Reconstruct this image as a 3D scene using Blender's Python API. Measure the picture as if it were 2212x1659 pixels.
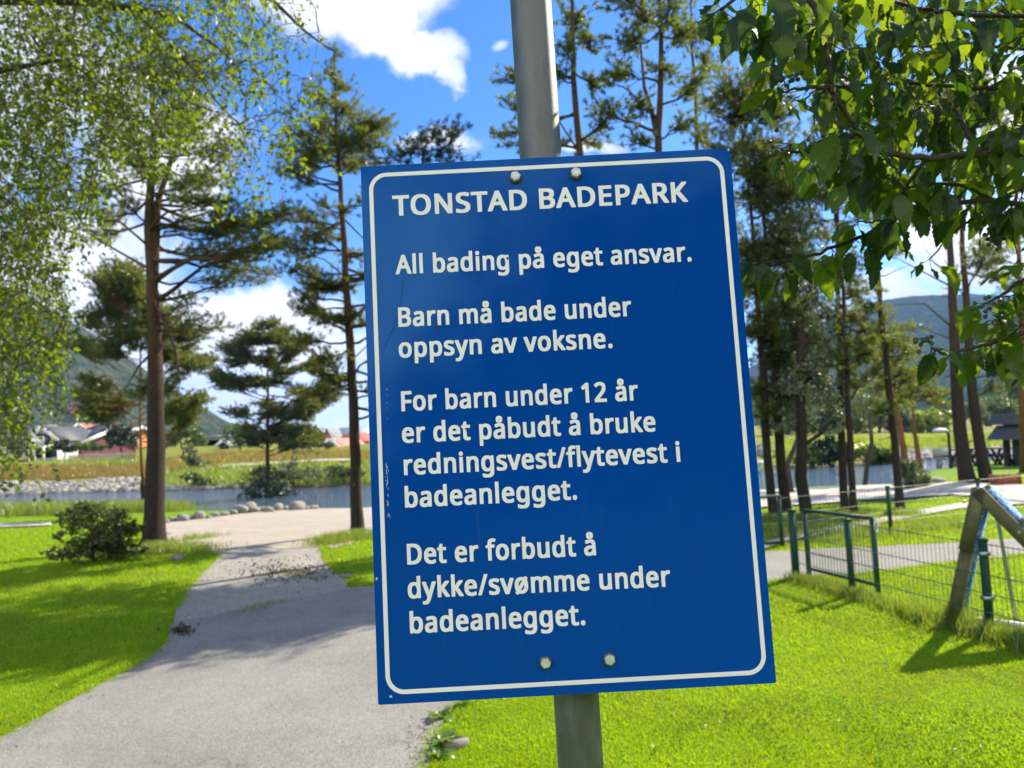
import bpy, bmesh, math, random
import numpy as np
from math import sin, cos, tan, pi, radians, sqrt, atan2, asin
for o in list(bpy.data.objects): bpy.data.objects.remove(o)
SC = bpy.context.scene
COL = SC.collection

# ------------------------------------------------------------------ camera
EYE = 1.8                                   # eye height above the lawn
PITCH, ROLL = radians(3.9), radians(2.7)
FPX = 1661.0                                # focal length in pixels of a 2212 px wide frame
cam_f = np.array([0, cos(PITCH), sin(PITCH)])
_r = np.array([1.0, 0, 0]); _u = np.array([0, -sin(PITCH), cos(PITCH)])
cam_r = cos(ROLL)*_r - sin(ROLL)*_u
cam_u = sin(ROLL)*_r + cos(ROLL)*_u
CAM = np.array([0, 0, EYE])
from mathutils import Matrix, Vector
cd = bpy.data.cameras.new('camera'); cam = bpy.data.objects.new('camera', cd); COL.objects.link(cam)
m = Matrix.Identity(4)
for i in range(3):
    m[i][0] = cam_r[i]; m[i][1] = cam_u[i]; m[i][2] = -cam_f[i]; m[i][3] = CAM[i]
cam.matrix_world = m
cd.sensor_width = 36.0; cd.lens = 36.0*FPX/2212.0
cd.clip_start = 0.05; cd.clip_end = 6000
cd.dof.use_dof = True; cd.dof.focus_distance = 1.03; cd.dof.aperture_fstop = 8.0
SC.camera = cam

# ------------------------------------------------------------------ sun, sky, exposure
SUN_AZ, SUN_EL = radians(51), radians(37)
SC.view_settings.view_transform = 'Standard'; SC.view_settings.look = 'None'
SC.view_settings.exposure = 1.25; SC.view_settings.gamma = 1.0
sl = bpy.data.lights.new('sun', 'SUN'); sl.energy = 4.9; sl.angle = radians(0.5); sl.color = (1.0, 0.90, 0.74)
so = bpy.data.objects.new('sun', sl); COL.objects.link(so)
sd = Vector((sin(SUN_AZ)*cos(SUN_EL), cos(SUN_AZ)*cos(SUN_EL), sin(SUN_EL)))
so.rotation_euler = sd.to_track_quat('Z', 'Y').to_euler(); so.location = (20, 20, 30)
SC.cycles.use_denoising = True
SC.cycles.max_bounces = 7; SC.cycles.diffuse_bounces = 3; SC.cycles.glossy_bounces = 3
SC.cycles.transmission_bounces = 4; SC.cycles.volume_bounces = 0; SC.cycles.transparent_max_bounces = 6
SC.cycles.sample_clamp_indirect = 6.0; SC.cycles.caustics_reflective = False; SC.cycles.caustics_refractive = False

def ray(px, py): return cam_f + cam_r*(px-1106)/FPX - cam_u*(py-829.5)/FPX
def at(px, py, Y):
    d = ray(px, py); return CAM + d*(Y/d[1])

class NT:
    """small wrapper to write node trees tersely"""
    def __init__(s, tree): s.t = tree; tree.nodes.clear()
    def n(s, typ, **kw):
        nd = s.t.nodes.new('ShaderNode'+typ)
        for k, v in kw.items():
            if k.startswith('i_'):
                key = k[2:]; key = int(key) if key.isdigit() else key.replace('_', ' ')
                if isinstance(v, bpy.types.NodeSocket): s.t.links.new(v, nd.inputs[key])
                else: nd.inputs[key].default_value = v
            else: setattr(nd, k, v)
        return nd
    def math(s, op, a, b=0.0, c=None, clamp=False):
        nd = s.n('Math', operation=op, i_0=a, i_1=b, use_clamp=clamp)
        if c is not None:
            if isinstance(c, bpy.types.NodeSocket): s.t.links.new(c, nd.inputs[2])
            else: nd.inputs[2].default_value = c
        return nd.outputs[0]
    def vm(s, op, a, b=(0, 0, 0), out=0):
        return s.n('VectorMath', operation=op, i_0=a, i_1=b).outputs[out]
    def ss(s, x, lo, hi, a=0.0, b=1.0):
        return s.n('MapRange', interpolation_type='SMOOTHSTEP', i_0=x, i_1=lo, i_2=hi, i_3=a, i_4=b).outputs[0]
    def mix(s, f, a, b, typ='MIX'):
        nd = s.n('MixRGB', blend_type=typ, i_0=f, i_1=rgba(a), i_2=rgba(b)); return nd.outputs[0]
    def noise(s, vec, scale, detail=3.0, rough=0.55, out=0):
        return s.n('TexNoise', i_Vector=vec, i_Scale=scale, i_Detail=detail, i_Roughness=rough).outputs[out]
    def ramp(s, f, stops):
        nd = s.n('ValToRGB', i_0=f); el = nd.color_ramp.elements
        while len(el) < len(stops): el.new(0.5)
        for e, (p, c) in zip(el, stops): e.position = p; e.color = rgba(c)
        return nd.outputs[0]
    def pos(s): return s.n('NewGeometry').outputs['Position']
def rgba(c):
    if isinstance(c, bpy.types.NodeSocket): return c
    return tuple(c)+(1.0,) if len(c) == 3 else tuple(c)

world = bpy.data.worlds.new('World'); SC.world = world; world.use_nodes = True
w = NT(world.node_tree)
sky = w.n('TexSky'); sky.sky_type = 'NISHITA'; sky.sun_disc = False
sky.sun_elevation = SUN_EL; sky.sun_rotation = SUN_AZ; sky.air_density = 1.0; sky.dust_density = 0.25; sky.ozone_density = 2.0
dirv = w.n('TexCoord').outputs['Generated']
sep = w.n('SeparateXYZ', i_0=dirv)
az = w.math('ARCTAN2', sep.outputs[0], sep.outputs[1]); el = w.math('ARCSINE', sep.outputs[2])
ae = w.n('CombineXYZ', i_0=az, i_1=el).outputs[0]
wob = w.vm('SUBTRACT', w.noise(dirv, 5.0, 6.0, 0.6, out=1), (0.5, 0.5, 0.5))
wob2 = w.vm('SCALE', wob); w.t.nodes[-1].inputs['Scale'].default_value = 0.16
ae2 = w.vm('ADD', ae, wob2)
# clouds of this sky by direction: (pixel-x, pixel-y of the direction, angular half widths in pixels, weight)
CLOUDS = [(760, -60, 190, 130, 1.1), (810, 60, 110, 80, 1.0), (905, 140, 95, 55, 1.15), (965, 190, 45, 40, 1.0), (640, 20, 70, 70, .45),
          (60, 120, 220, 160, 1.0), (330, 330, 180, 130, .95), (110, 600, 210, 110, 1.15), (300, 720, 270, 120, 1.1), (540, 690, 210, 75, 1.2), (240, 520, 120, 70, .8),
          (650, 740, 160, 55, 1.0), (560, 840, 320, 70, .85), (780, 900, 300, 45, .7), (960, 330, 130, 30, .8), (1110, 110, 28, 28, .7), (1280, 330, 90, 18, .8),
          (1900, 635, 80, 28, 1.1), (1980, 650, 60, 22, .9), (1800, 690, 90, 40, .7), (2030, 520, 110, 50, 1.0), (2130, 560, 120, 70, 1.0), (2120, 260, 170, 120, .8),
          (1760, 620, 60, 26, .7), (1420, 860, 240, 60, .6), (2330, 420, 160, 200, .8), (-300, 300, 300, 300, .9)]
field = None
for (cx, cy, rx, ry, wt) in CLOUDS:
    d = ray(cx, cy); d = d/np.linalg.norm(d)
    a0, e0 = atan2(d[0], d[1]), asin(d[2])
    q = w.vm('MULTIPLY', w.vm('SUBTRACT', ae2, (a0, e0, 0)), (FPX/rx*cos(e0)*0.9, FPX/ry*0.9, 0))
    l = w.vm('LENGTH', q, out=1)
    g = w.ss(l, 1.7, 0.0, 0.0, wt)
    field = g if field is None else w.math('MAXIMUM', field, g)
# behind the viewer: unseen broken cloud all round, thickened to light the sign face
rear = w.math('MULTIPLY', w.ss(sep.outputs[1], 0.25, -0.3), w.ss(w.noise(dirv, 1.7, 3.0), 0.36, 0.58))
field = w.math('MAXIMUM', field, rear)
field = w.math('MAXIMUM', field, w.math('MULTIPLY', w.ss(sep.outputs[1], -.5, -.9), w.ss(sep.outputs[2], .5, .3)))     # unseen cloud bank added low behind the viewer for the sign's sheen
nz = w.noise(w.vm('MULTIPLY', dirv, (1, 1, 1.6)), 9.0, 8.0, 0.62)
dens = w.math('ADD', field, w.math('MULTIPLY', w.math('SUBTRACT', nz, 0.5), 0.9))
cov = w.ss(dens, 0.34, 0.78)
shade = w.ss(w.math('ADD', w.noise(dirv, 6.0, 5.0), w.math('MULTIPLY', dens, 0.12)), 0.35, 0.72)
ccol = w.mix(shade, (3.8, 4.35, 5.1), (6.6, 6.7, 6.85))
ccol = w.mix(w.ss(sep.outputs[1], 0.1, -0.35), ccol, w.mix(w.ss(sep.outputs[2], .5, .85), (16.0, 15.4, 15.2), (7.0, 7.0, 7.0)))  # unseen clouds behind the viewer made brighter low down to fill-light the sign
sk = w.n('HueSaturation', i_Saturation=1.3, i_Value=1.0, i_Color=sky.outputs[0]).outputs[0]
sk = w.mix(1.0, sk, (0.70, 0.86, 1.10), 'MULTIPLY')
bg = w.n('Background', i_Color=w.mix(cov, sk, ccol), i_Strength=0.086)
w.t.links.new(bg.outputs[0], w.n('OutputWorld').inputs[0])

# ------------------------------------------------------------------ helpers
class MB:
    """collects vertices and faces and links them as one mesh object"""
    def __init__(s): s.V = []; s.F = []; s.n = 0; s.U = []
    def add(s, v, f, uv=None):
        v = np.asarray(v, float).reshape(-1, 3); f = np.asarray(f, np.int64)
        s.V.append(v); s.F.append(f + s.n); s.n += len(v)
        if uv is not None: s.U.append(np.asarray(uv, float))
        return s
    def box(s, c, size, R=None):
        h = np.array(size)/2.0
        v = np.array([[x, y, z] for x in (-1, 1) for y in (-1, 1) for z in (-1, 1)])*h
        if R is not None: v = v @ np.asarray(R).T
        return s.add(v+np.asarray(c), [[0, 1, 3, 2], [4, 6, 7, 5], [0, 4, 5, 1], [2, 3, 7, 6], [0, 2, 6, 4], [1, 5, 7, 3]])
    def bar(s, a, b, wd, th, up=(0, 0, 1)):
        a = np.asarray(a, float); b = np.asarray(b, float); d = b-a; L = np.linalg.norm(d); d = d/L
        sx = np.cross(d, up); sx = sx/np.linalg.norm(sx); uz = np.cross(sx, d)
        return s.box((a+b)/2, (wd, L, th), np.stack([sx, d, uz], 1))
    def tube(s, pts, r, n=6, cap=True):
        p = np.asarray(pts, float); k = len(p); r = np.broadcast_to(np.asarray(r, float), (k,))
        t = np.gradient(p, axis=0); t /= np.linalg.norm(t, axis=1)[:, None]+1e-12
        ref = np.array([1.0, 0.13, 0.07]) if abs(t[0][2]) > 0.6 else np.array([0.05, 0.1, 1.0])
        a = np.cross(t, ref); a /= np.linalg.norm(a, axis=1)[:, None]+1e-12; b = np.cross(t, a)
        an = np.arange(n)*2*pi/n
        v = p[:, None]+r[:, None, None]*(a[:, None]*np.cos(an)[None, :, None]+b[:, None]*np.sin(an)[None, :, None])
        i = np.arange(k-1)[:, None]*n; j = np.arange(n)[None]; j2 = (j+1) % n
        f = np.stack([i+j, i+j2, i+n+j2, i+n+j], -1).reshape(-1, 4)
        s.add(v.reshape(-1, 3), f)
        if cap and n > 3:
            s.add(np.vstack([v[-1], p[-1:]+t[-1]*r[-1]*.2]), [[q, (q+1) % n, n, n] for q in range(n)] if False else np.array([[q, (q+1) % n, n] for q in range(n)]))
            s.add(np.vstack([v[0], p[:1]]), np.array([[(q+1) % n, q, n] for q in range(n)]))
        return s
    def build(s, name, mat, parent=None, smooth=False):
        me = bpy.data.meshes.new(name)
        if s.V:
            V = np.vstack(s.V)
            q = parent
            while q is not None: V = V-np.array(q.location); q = q.parent      # vertices are given in world coordinates
            loops = np.concatenate([f.ravel() for f in s.F]); tot = np.concatenate([np.full(len(f), f.shape[1]) for f in s.F])
            me.vertices.add(len(V)); me.vertices.foreach_set('co', V.astype(np.float32).ravel())
            me.loops.add(len(loops)); me.loops.foreach_set('vertex_index', loops.astype(np.int32))
            me.polygons.add(len(tot)); st = np.concatenate([[0], np.cumsum(tot)[:-1]])
            me.polygons.foreach_set('loop_start', st.astype(np.int32)); me.polygons.foreach_set('loop_total', tot.astype(np.int32))
            if smooth: me.polygons.foreach_set('use_smooth', np.ones(len(tot), bool))
            if s.U:
                at_ = me.attributes.new('leafuv', 'FLOAT_VECTOR', 'POINT'); at_.data.foreach_set('vector', np.vstack(s.U).astype(np.float32).ravel())
            me.update(calc_edges=True); me.validate()
        me.materials.append(mat)
        o = bpy.data.objects.new(name, me); COL.objects.link(o)
        if parent is not None: o.parent = parent
        return o
def tag(o, label, cat, group=None, kind=None):
    o['label'] = label; o['category'] = cat
    if group: o['group'] = group
    if kind: o['kind'] = kind
    return o
def thing(name, base, label, cat, group=None):
    o = bpy.data.objects.new(name, None); COL.objects.link(o); o.location = tuple(map(float, base)); o.empty_display_size = 0.2
    return tag(o, label, cat, group)
def struct(o, kind='structure'): o['kind'] = kind; return o

MATS = {}
def mat(name, col, rough=0.7, var=0.0, scale=8.0, bump=0.0, bscale=40.0, metal=0.0, spec=0.4, col2=None, detail=4.0):
    if name in MATS: return MATS[name]
    M = bpy.data.materials.new(name); M.use_nodes = True; t = NT(M.node_tree)
    p = t.pos(); c = rgba(col)
    if var or col2:
        b = col2 if col2 else tuple(max(0, x*(1-var)) for x in col)
        c = t.mix(t.ss(t.noise(p, scale, detail), 0.32, 0.68), col, b)
    pr = t.n('BsdfPrincipled', i_Base_Color=c, i_Roughness=rough, i_Metallic=metal)
    pr.inputs['Specular IOR Level'].default_value = spec
    if bump:
        t.t.links.new(t.n('Bump', i_Height=t.noise(p, bscale, 5.0), i_Strength=bump, i_Distance=0.01).outputs[0], pr.inputs['Normal'])
    t.t.links.new(pr.outputs[0], t.n('OutputMaterial').inputs[0])
    MATS[name] = M; return M
def leafmat(name, col, col2, trans, tf=0.5, gloss=0.06, scale=3.0, grough=0.35):
    """leaves: diffuse and translucent halves with a thin sheen; colour drifts from spray to spray"""
    if name in MATS: return MATS[name]
    M = bpy.data.materials.new(name); M.use_nodes = True; t = NT(M.node_tree)
    f = t.ss(t.noise(t.pos(), scale, 3.0), 0.34, 0.66)
    d = t.n('BsdfDiffuse', i_Color=t.mix(f, col, col2)).outputs[0]
    tr = t.n('BsdfTranslucent', i_Color=t.mix(f, trans, tuple(x*.7 for x in trans))).outputs[0]
    s = t.n('MixShader', i_0=tf, i_1=d, i_2=tr).outputs[0]
    g = t.n('BsdfGlossy', i_Color=(1, 1, 1, 1), i_Roughness=grough).outputs[0]
    s = t.n('MixShader', i_0=gloss, i_1=s, i_2=g).outputs[0]
    t.t.links.new(s, t.n('OutputMaterial').inputs[0]); MATS[name] = M; return M

def unit(v): return v/(np.linalg.norm(v, axis=-1, keepdims=True)+1e-12)
def rnd_dirs(rng, n): return unit(rng.normal(size=(n, 3)))
def needles(mb, P, D, rng, K=22, L=0.085, wd=0.012, shoot=0.11, spread=1.1):
    """pine shoots: K needles standing off each shoot axis"""
    P = np.repeat(np.asarray(P), K, 0); D = unit(np.repeat(np.asarray(D), K, 0)); N = len(P)
    q = rnd_dirs(rng, N); q = unit(q - D*(q*D).sum(1, keepdims=True))
    b = P + D*(rng.random((N, 1))*shoot)
    d = unit(D*rng.uniform(.5, 1.1, (N, 1)) + q*spread)
    l = L*rng.uniform(.7, 1.2, (N, 1)); s = np.cross(d, rnd_dirs(rng, N)); s = unit(s)*wd/2
    v = np.stack([b-s, b+s, b+d*l], 1).reshape(-1, 3)
    mb.add(v, np.arange(3*N).reshape(-1, 3))
def leaves(mb, P, rng, size=0.05, down=0.4, wr=0.62, fold=0.15):
    """small broad leaves as folded diamonds"""
    P = np.asarray(P); N = len(P)
    d = rnd_dirs(rng, N); d[:, 2] -= down; d = unit(d)
    s = unit(np.cross(d, rnd_dirs(rng, N))); nn = np.cross(d, s)
    L = size*rng.uniform(.65, 1.2, (N, 1)); W = L*wr/2
    v = np.stack([P, P+d*L*.42+s*W+nn*L*fold, P+d*L, P+d*L*.42-s*W+nn*L*fold], 1).reshape(-1, 3)
    i = np.arange(N)[:, None]*4
    mb.add(v, np.concatenate([i+np.array([[0, 1, 2]]), i+np.array([[0, 2, 3]])]))
def inpoly(x, y, poly):
    poly = np.asarray(poly); r = np.zeros(len(x), bool); n = len(poly)
    for i in range(n):
        x0, y0 = poly[i]; x1, y1 = poly[(i+1) % n]
        if y0 == y1: continue
        r ^= ((y0 > y) != (y1 > y)) & (x < (x1-x0)*(y-y0)/(y1-y0)+x0)
    return r
def vnoise(x, y, seed=0):
    """smooth value noise, vectorised"""
    def hsh(i, j): 
        k = (i.astype(np.int64)*374761393 + j.astype(np.int64)*668265263 + seed*974711) & 0xffffffff
        k = ((k ^ (k >> 13))*1274126177) & 0xffffffff
        return ((k ^ (k >> 16)) & 0xffff)/65535.0
    i = np.floor(x); j = np.floor(y); u = x-i; v = y-j; u = u*u*(3-2*u); v = v*v*(3-2*v)
    return (hsh(i, j)*(1-u)+hsh(i+1, j)*u)*(1-v)+(hsh(i, j+1)*(1-u)+hsh(i+1, j+1)*u)*v
def fbm(x, y, o=4, seed=0):
    s = 0; a = .5
    for k in range(o): s = s+a*(vnoise(x*2**k, y*2**k, seed+k)-.5); a *= .5
    return s

# ------------------------------------------------------------------ terrain: lawn, lake basin, far bank
WATER = -0.8
# by viewing column c = x / y: near shore, far shore, top of the far bank, height there, height 140 m off
_c = np.array([0, 300, 500, 750, 1100, 1700, 1930, 2000, 2100, 2212, 2600]) ; _c = (_c-1106)/FPX
_near = np.array([41, 36, 33, 31, 31, 31.5, 31, 38, 43, 43, 43.])
_far = np.array([59, 54.6, 51, 47.5, 47, 45, 45, 47, 48, 47, 47.])
_top = np.array([68, 67, 66, 62, 60, 56, 56, 57, 58, 58, 58.])
_ztop = np.array([1.05, .75, 1.35, 1.0, .8, .4, .2, .15, .05, .0, .0])
_zfar = np.array([6.0, 5.0, 4.0, 3.0, 2.0, 1.0, .8, .6, .5, .5, .5])
def hgt(x, y):
    x = np.asarray(x, float); y = np.asarray(y, float)
    c = np.clip(x/np.maximum(y, 3.0), -1.0, 1.0)
    I = lambda t: np.interp(c, _c, t)
    n, f, tp, zt, zf = I(_near), I(_far), I(_top), I(_ztop), I(_zfar)
    z = np.zeros(np.broadcast(x, y).shape)
    a = np.clip((y-14)/(n-14), 0, 1); z = np.where(y > 14, WATER*(0.55*a+0.45*a**3), z)
    z = np.where(y > n, np.maximum(-1.25, WATER-(y-n)*.35), z)
    m_ = n+(f-n)*.6
    z = np.where(y > m_, np.maximum(-1.25, WATER-(f-y)*.25), z)
    a = np.clip((y-f)/(tp-f), 0, 1); z = np.where(y > f, WATER+(zt-WATER)*a**.85, z)
    a = np.clip((y-tp)/(140-tp), 0, 1); z = np.where(y > tp, zt+(zf-zt)*a, z)
    return z + np.where(y > f+1, fbm(x*.35, y*.35, 3, 5)*.35, 0)
def G(px, py, dz=0.0):
    """the point of the terrain seen at a pixel"""
    d = ray(px, py); ys = np.concatenate([np.arange(1.5, 30, .02), np.arange(30, 200, .1)])
    p = CAM[None]+d[None]*(ys/d[1])[:, None]
    below = np.nonzero(p[:, 2] <= hgt(p[:, 0], p[:, 1])+1e-4)[0]
    q = p[below[0]] if len(below) else p[-1]
    return np.array([q[0], q[1], float(hgt(q[0], q[1]))+dz])

g = MB()
ang = np.concatenate([np.linspace(-pi, -.95, 40)[:-1], np.linspace(-.95, .95, 300), np.linspace(.95, pi, 40)[1:]])
rad = np.concatenate([[0.2, .6, 1.2, 2, 3, 4.5, 6.5, 9, 12], np.linspace(13.5, 75, 150), np.geomspace(77, 1800, 40)])
A, Rr = np.meshgrid(ang, rad); X = np.sin(A)*Rr; Yy = np.cos(A)*Rr
Z = hgt(X, Yy); na, nr = len(ang), len(rad)
i = np.arange(nr-1)[:, None]*na; j = np.arange(na-1)[None]
fq = np.stack([i+j, i+j+1, i+na+j+1, i+na+j], -1).reshape(-1, 4)[:, ::-1]
g.add(np.stack([X, Yy, Z], -1).reshape(-1, 3), fq)
g.add(np.array([[sin(a)*.2, cos(a)*.2, 0] for a in ang[:-1]]), np.arange(len(ang)-1)[None])
M = bpy.data.materials.new('ground_cover'); M.use_nodes = True; t = NT(M.node_tree)
p = t.pos(); sp = t.n('SeparateXYZ', i_0=p)
near = t.mix(t.ss(t.noise(p, 1.3, 6.0, .7), .36, .68), (.14, .25, .004), (.19, .29, .007))
near = t.mix(t.ss(t.noise(p, 34.0, 4.0, .8), .30, .72), near, (.08, .17, .003))
far = t.ramp(t.noise(t.vm('MULTIPLY', p, (1, 1, 3)), .55, 6.0, .72), [(0.32, (.05, .12, .012)), (.47, (.16, .19, .022)), (.60, (.23, .18, .04)), (.70, (.10, .18, .015))])
c1 = t.mix(t.ss(sp.outputs[1], 44, 46), near, far)
mud = t.ss(t.math('ADD', sp.outputs[2], t.math('MULTIPLY', t.noise(p, 2.0), .3)), -.62, -.45)
c1 = t.mix(mud, (.11, .095, .07), c1)
pr = t.n('BsdfPrincipled', i_Base_Color=c1, i_Roughness=.9); pr.inputs['Specular IOR Level'].default_value = .1
t.t.links.new(t.n('Bump', i_Height=t.noise(p, 45.0, 5.0, .7), i_Strength=.8, i_Distance=.02).outputs[0], pr.inputs['Normal'])
t.t.links.new(pr.outputs[0], t.n('OutputMaterial').inputs[0])
struct(g.build('ground', M))

# water
M = bpy.data.materials.new('lake_water'); M.use_nodes = True; t = NT(M.node_tree)
p = t.pos()
pr = t.n('BsdfPrincipled', i_Base_Color=(.055, .09, .12, 1), i_Roughness=.08); pr.inputs['IOR'].default_value = 1.33  # bluish base colour stands in for sky reflected by the ripples
rip = t.math('ADD', t.noise(t.vm('MULTIPLY', p, (1, 2.2, 1)), 3.0, 4.0), t.math('MULTIPLY', t.noise(p, .35, 2.0), 1.0))
t.t.links.new(t.n('Bump', i_Height=rip, i_Strength=1.0, i_Distance=.12).outputs[0], pr.inputs['Normal'])
t.t.links.new(pr.outputs[0], t.n('OutputMaterial').inputs[0])
g = MB(); xs = np.linspace(-90, 75, 12); ys = np.linspace(22, 75, 8); X, Yy = np.meshgrid(xs, ys)
i = np.arange(7)[:, None]*12; j = np.arange(11)[None]
g.add(np.stack([X, Yy, X*0+WATER], -1).reshape(-1, 3), np.stack([i+j, i+j+1, i+12+j+1, i+12+j], -1).reshape(-1, 4))
struct(g.build('lake_water', M))

# paths: strips between two edges given as ground points
def resamp(pts, n):
    pts = np.asarray(pts)[:, :2]; s = np.concatenate([[0], np.cumsum(np.linalg.norm(np.diff(pts, axis=0), axis=1))])
    q = np.linspace(0, s[-1], n); return np.stack([np.interp(q, s, pts[:, k]) for k in (0, 1)], 1)
PAVED = []
def strip(name, left, right, mt, dz, n=70, k=14, wob=.05, seed=1):
    L = resamp([G(*a) if len(a) == 2 else a[:2] for a in left], n); R_ = resamp([G(*a) if len(a) == 2 else a[:2] for a in right], n)
    s_ = np.arange(n)*.37
    L = L+np.stack([fbm(s_, s_*0, 3, seed), fbm(s_, s_*0+9, 3, seed)], 1)*wob*2
    R_ = R_+np.stack([fbm(s_, s_*0+3, 3, seed), fbm(s_, s_*0+5, 3, seed)], 1)*wob*2
    PAVED.append(np.vstack([L, R_[::-1]]))
    tt = np.linspace(0, 1, k)[None, :, None]; P = L[:, None]*(1-tt)+R_[:, None]*tt
    z = hgt(P[..., 0], P[..., 1])+(dz if np.isscalar(dz) else dz[0]+(dz[1]-dz[0])*np.linspace(0, 1, k)[None]**.5)
    V = np.concatenate([P, z[..., None]], -1).reshape(-1, 3)
    i = np.arange(n-1)[:, None]*k; j = np.arange(k-1)[None]
    f = np.stack([i+j, i+j+1, i+k+j+1, i+k+j], -1).reshape(-1, 4)
    if np.cross(V[1]-V[0], V[k]-V[0])[2] < 0: f = f[:, ::-1]
    return struct(MB().add(V, f).build(name, mt))
def gravelmat(name, a, b, speck, dark, bs=60.0, cracks=False):
    M = bpy.data.materials.new(name); M.use_nodes = True; t = NT(M.node_tree); p = t.pos()
    c = t.mix(t.ss(t.noise(p, 1.1, 5.0, .65), .34, .68), a, b)
    v = t.n('TexVoronoi', i_Vector=p, i_Scale=bs*1.6).outputs['Color']
    c = t.mix(t.math('MULTIPLY', t.ss(t.n('SeparateXYZ', i_0=v).outputs[0], .45, .95), .75), c, speck)
    c = t.mix(t.math('MULTIPLY', t.ss(t.n('SeparateXYZ', i_0=v).outputs[1], .70, .98), .7), c, dark)
    c = t.mix(t.ss(t.noise(p, 3.1, 6.0, .75), .60, .78, 0, .55), c, dark)
    if cracks:
        q = t.vm('ADD', p, t.vm('MULTIPLY', t.vm('SUBTRACT', t.noise(p, 2.2, 5.0, .7, out=1), (.5, .5, .5)), (.9, .9, .9)))
        e = t.n('TexVoronoi', feature='DISTANCE_TO_EDGE', i_Vector=q, i_Scale=.34).outputs['Distance']
        c = t.mix(t.math('MULTIPLY', t.ss(e, .006, .002), t.ss(t.noise(p, .8), .46, .64, 0, .4)), c, (.035, .032, .026))
        c = t.mix(t.ss(t.noise(p, .55, 3.0, .5), .56, .62, 0, .22), c, dark)
    pr = t.n('BsdfPrincipled', i_Base_Color=c, i_Roughness=.85); pr.inputs['Specular IOR Level'].default_value = .25
    t.t.links.new(t.n('Bump', i_Height=t.noise(p, bs, 4.0, .7), i_Strength=.55, i_Distance=.012).outputs[0], pr.inputs['Normal'])
    t.t.links.new(pr.outputs[0], t.n('OutputMaterial').inputs[0]); return M
m_asph = gravelmat('worn_asphalt', (.175, .171, .152), (.235, .229, .203), (.32, .31, .285), (.105, .10, .088), 75, True)
m_grav = gravelmat('grey_gravel', (.215, .205, .172), (.275, .262, .22), (.42, .39, .345), (.10, .09, .075), 45)
m_sand = gravelmat('beach_sand', (.305, .265, .205), (.37, .325, .26), (.45, .40, .34), (.20, .165, .12), 30)
m_road = gravelmat('pale_gravel_road', (.44, .40, .36), (.38, .34, .30), (.55, .52, .48), (.28, .25, .21), 40)
strip('asphalt_path', [(-500, 1850), (0, 1600), (180, 1500), (300, 1440), (355, 1395), (380, 1345), (600, 1302), (760, 1272), (1100, 1238), (1640, 1195), (1770, 1186), (1990, 1178), (2212, 1163), (2500, 1150)],
      [(700, 2400), (925, 1659), (938, 1600), (985, 1520), (1150, 1420), (1400, 1318), (1640, 1262), (1720, 1250), (1850, 1243), (1990, 1226), (2212, 1200), (2500, 1185)], m_asph, .012, 110, 22, .04)
strip('gravel_track', [(372, 1352), (395, 1292), (430, 1242), (474, 1199), (372, 1180), (366, 1166)],
      [(800, 1268), (752, 1270), (722, 1232), (690, 1192), (702, 1180), (792, 1160)], m_grav, .006, 60, 16, .06, 4)
strip('beach_sand', [(362, 1184), (540, 1184), (705, 1186), (800, 1160), (1100, 1140), (1400, 1120), (1640, 1102)],
      [(356, 1134), (480, 1117), (640, 1103), (800, 1096), (1100, 1088), (1400, 1074), (1640, 1060)], m_sand, (.012, .05), 70, 18, .38, 7)
strip('gravel_road', [(1640, 1100), (1760, 1092), (1900, 1082), (2060, 1072), (2212, 1088), (2450, 1095)],
      [(1640, 1062), (1760, 1057), (1900, 1050), (2000, 1043), (2140, 1050), (2450, 1052)], m_road, .05, 60, 14, .12, 9)
strip('foot_path', [(1640, 1192), (1697, 1172), (1880, 1137), (2072, 1101), (2300, 1085)],
      [(1640, 1180), (1697, 1160), (1880, 1124), (2072, 1089), (2300, 1076)], m_road, .03, 40, 6, .08, 12)
# worn lawn path far left and the walking path on the far bank
strip('left_foot_path', [(-200, 1143), (0, 1141), (110, 1137)], [(-200, 1134), (0, 1133), (110, 1130)], m_road, .04, 20, 5, .05, 3)
strip('far_bank_path', [(480, 1016), (560, 1011), (640, 1006), (760, 1001)], [(480, 1011), (560, 1006), (640, 1002), (760, 998)], m_road, .25, 30, 4, .1, 3)
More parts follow.
